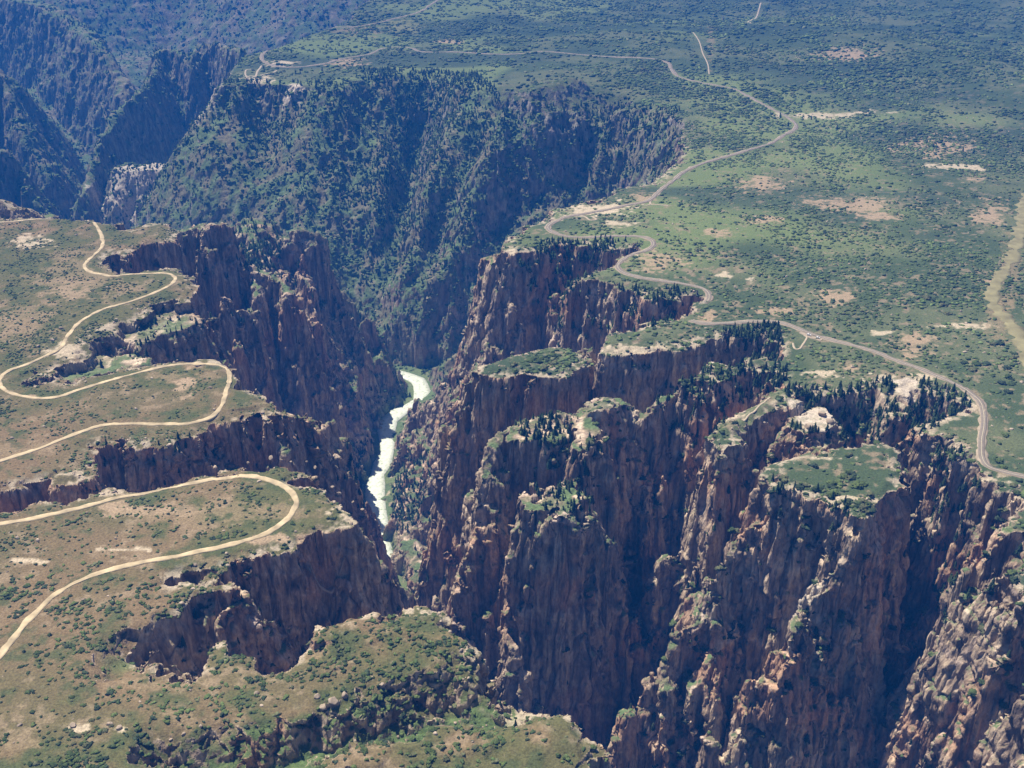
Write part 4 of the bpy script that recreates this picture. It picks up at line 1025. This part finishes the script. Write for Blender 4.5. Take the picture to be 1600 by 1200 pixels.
for i, (u, v, s, lb) in enumerate(BLD):
    s = s * 0.62
    zz = 0.0
    for _ in range(4):
        x, y = W(u, v, zz); zz = float(height(np.array([x]), np.array([y]))[0])
        if zz < -70: zz = -40
    o = BM[i % 6].copy(); o.name = "boulder"; scene.collection.objects.link(o)
    o.location = (x, y, zz + 0.25 * s); o.rotation_euler = (rng.rand() * 0.5, rng.rand() * 0.5, rng.rand() * 6.28); o.scale = (s * (0.9 + 0.5 * rng.rand()), s, s * (0.65 + 0.35 * rng.rand()))
    o["label"] = lb; o["category"] = "boulder" if s < 4 else "crag"
# ------------------------------------------------------------------ two parked cars at the overlook
M_CAR = flat_mat("white_car_paint", (0.80, 0.80, 0.80), 0.3, 0.02, 1, 0.5)
M_GLASS = flat_mat("dark_car_glass", (0.03, 0.035, 0.04), 0.1, 0.05, 1, 0.6)
M_TYRE = flat_mat("black_tyre", (0.025, 0.025, 0.025), 0.9, 0.1, 3)
M_LAMP = flat_mat("lamp_lens", (0.7, 0.7, 0.65), 0.2, 0.05, 3, 0.5)
def loft(secs):
    """secs: list of (x, halfwidth, z0, z1) rings -> closed body"""
    V, Fq = [], []
    for x, w_, z0, z1 in secs:
        V += [(x, -w_, z0), (x, w_, z0), (x, w_ * 1.0, (z0 + z1) / 2), (x, w_ * 0.93, z1), (x, -w_ * 0.93, z1), (x, -w_, (z0 + z1) / 2)]
    n = 6
    for i in range(len(secs) - 1):
        for j in range(n):
            a, b = i * n + j, i * n + (j + 1) % n
            Fq.append((a, b, b + n, a + n))
    k = (len(secs) - 1) * n
    Fq += [(0, 5, 2, 1), (5, 4, 3, 2), (k, k + 1, k + 2, k + 5), (k + 2, k + 3, k + 4, k + 5)]
    return np.array(V), np.array(Fq)
def make_car(x, y, z, rot, label, long=1.0):
    r = bpy.data.objects.new("parked_car", None); scene.collection.objects.link(r)
    r.location = (x, y, z); r.rotation_euler = (0, 0, rot); r["label"] = label; r["category"] = "car"; r["group"] = "white cars parked at the overlook"
    v, f = loft([(-2.4 * long, .8, .45, .95), (-2.3 * long, .92, .35, 1.1), (-0.9, .95, .35, 1.15), (1.0, .95, .35, 1.12), (2.1 * long, .9, .35, .95), (2.35 * long, .78, .45, .8)])
    mesh_obj("body", v, f, M_CAR, parent=r)
    v, f = loft([(-2.1 * long, .84, 1.1, 1.2), (-1.9 * long, .82, 1.1, 1.68), (0.4, .82, 1.1, 1.72), (1.15, .84, 1.08, 1.15)])
    mesh_obj("cabin", v, f, M_GLASS, parent=r)
    v, f = loft([(-1.85 * long, .72, 1.66, 1.74), (-0.7, .76, 1.70, 1.80), (0.35, .72, 1.70, 1.76)])
    mesh_obj("roof", v, f, M_CAR, parent=r)
    for sx in (-1.45 * long, 1.45 * long):
        for sy in (-.86, .86):
            a = np.arange(14) * 2 * math.pi / 14
            vv = np.concatenate([np.stack([sx + .36 * np.cos(a), np.full(14, sy - .12), .36 + .36 * np.sin(a)], 1), np.stack([sx + .36 * np.cos(a), np.full(14, sy + .12), .36 + .36 * np.sin(a)], 1), [[sx, sy - .12, .36], [sx, sy + .12, .36]]])
            ff = []
            for j in range(14):
                k = (j + 1) % 14
                ff += [(j, k, 14 + k), (j, 14 + k, 14 + j), (j, 28, k), (14 + j, 14 + k, 29)]
            mesh_obj("wheel", vv, np.array(ff), M_TYRE, parent=r)
    for sy in (-.6, .6):
        v, f = loft([(2.28 * long, .16, .62, .78), (2.38 * long, .14, .64, .76)]); v = v + np.array([0, sy, 0])
        mesh_obj("headlight", v, f, M_LAMP, parent=r)
a1, a2 = W(1262, 519), W(1290, 528)
rot = math.atan2(a2[1] - a1[1], a2[0] - a1[0])
for (u, v), lb, lg in (((1264, 524), "white car parked beside the paved road at the head of the white footpath", 1.08), ((1278, 528.5), "white car parked by the road, right of the one at the footpath", 1.0)):
    x, y = W(u, v); z = float(height(np.array([x]), np.array([y]))[0])
    make_car(x, y, z + 0.75, rot + 0.05, lb, lg)
lot = [(1252, 518.5), (1262, 523.5), (1272, 527.5), (1284, 531)]
ribbon("parking_strip", lot, 7.5, M_SHLD, 0.34, "narrow gravel pull-out where the two white cars are parked", "parking area", seg=2.0, nw=4)
# ------------------------------------------------------------------ air
hb = np.array([(x, y, z) for z in (-455, 620) for y in (-400, 9400) for x in (-6500, 7500)], float)
hf = np.array([(0, 1, 3, 2), (4, 6, 7, 5), (0, 4, 5, 1), (2, 3, 7, 6), (0, 2, 6, 4), (1, 5, 7, 3)])
m = bpy.data.materials.new("air_haze"); m.use_nodes = True
for n in list(m.node_tree.nodes):
    if n.type == 'BSDF_PRINCIPLED': m.node_tree.nodes.remove(n)
pv = m.node_tree.nodes.new("ShaderNodeVolumePrincipled")
pv.inputs["Color"].default_value = (0.015, 0.17, 0.70, 1)
pv.inputs["Density"].default_value = 0.000165
m.node_tree.links.new(pv.outputs[0], m.node_tree.nodes["Material Output"].inputs["Volume"])
mesh_obj("haze", hb, hf[:, ::-1], m, None, False, 'stuff', "pale blue haze filling the air over the canyon", "haze")
print("done", round(time.time() - T0, 1))
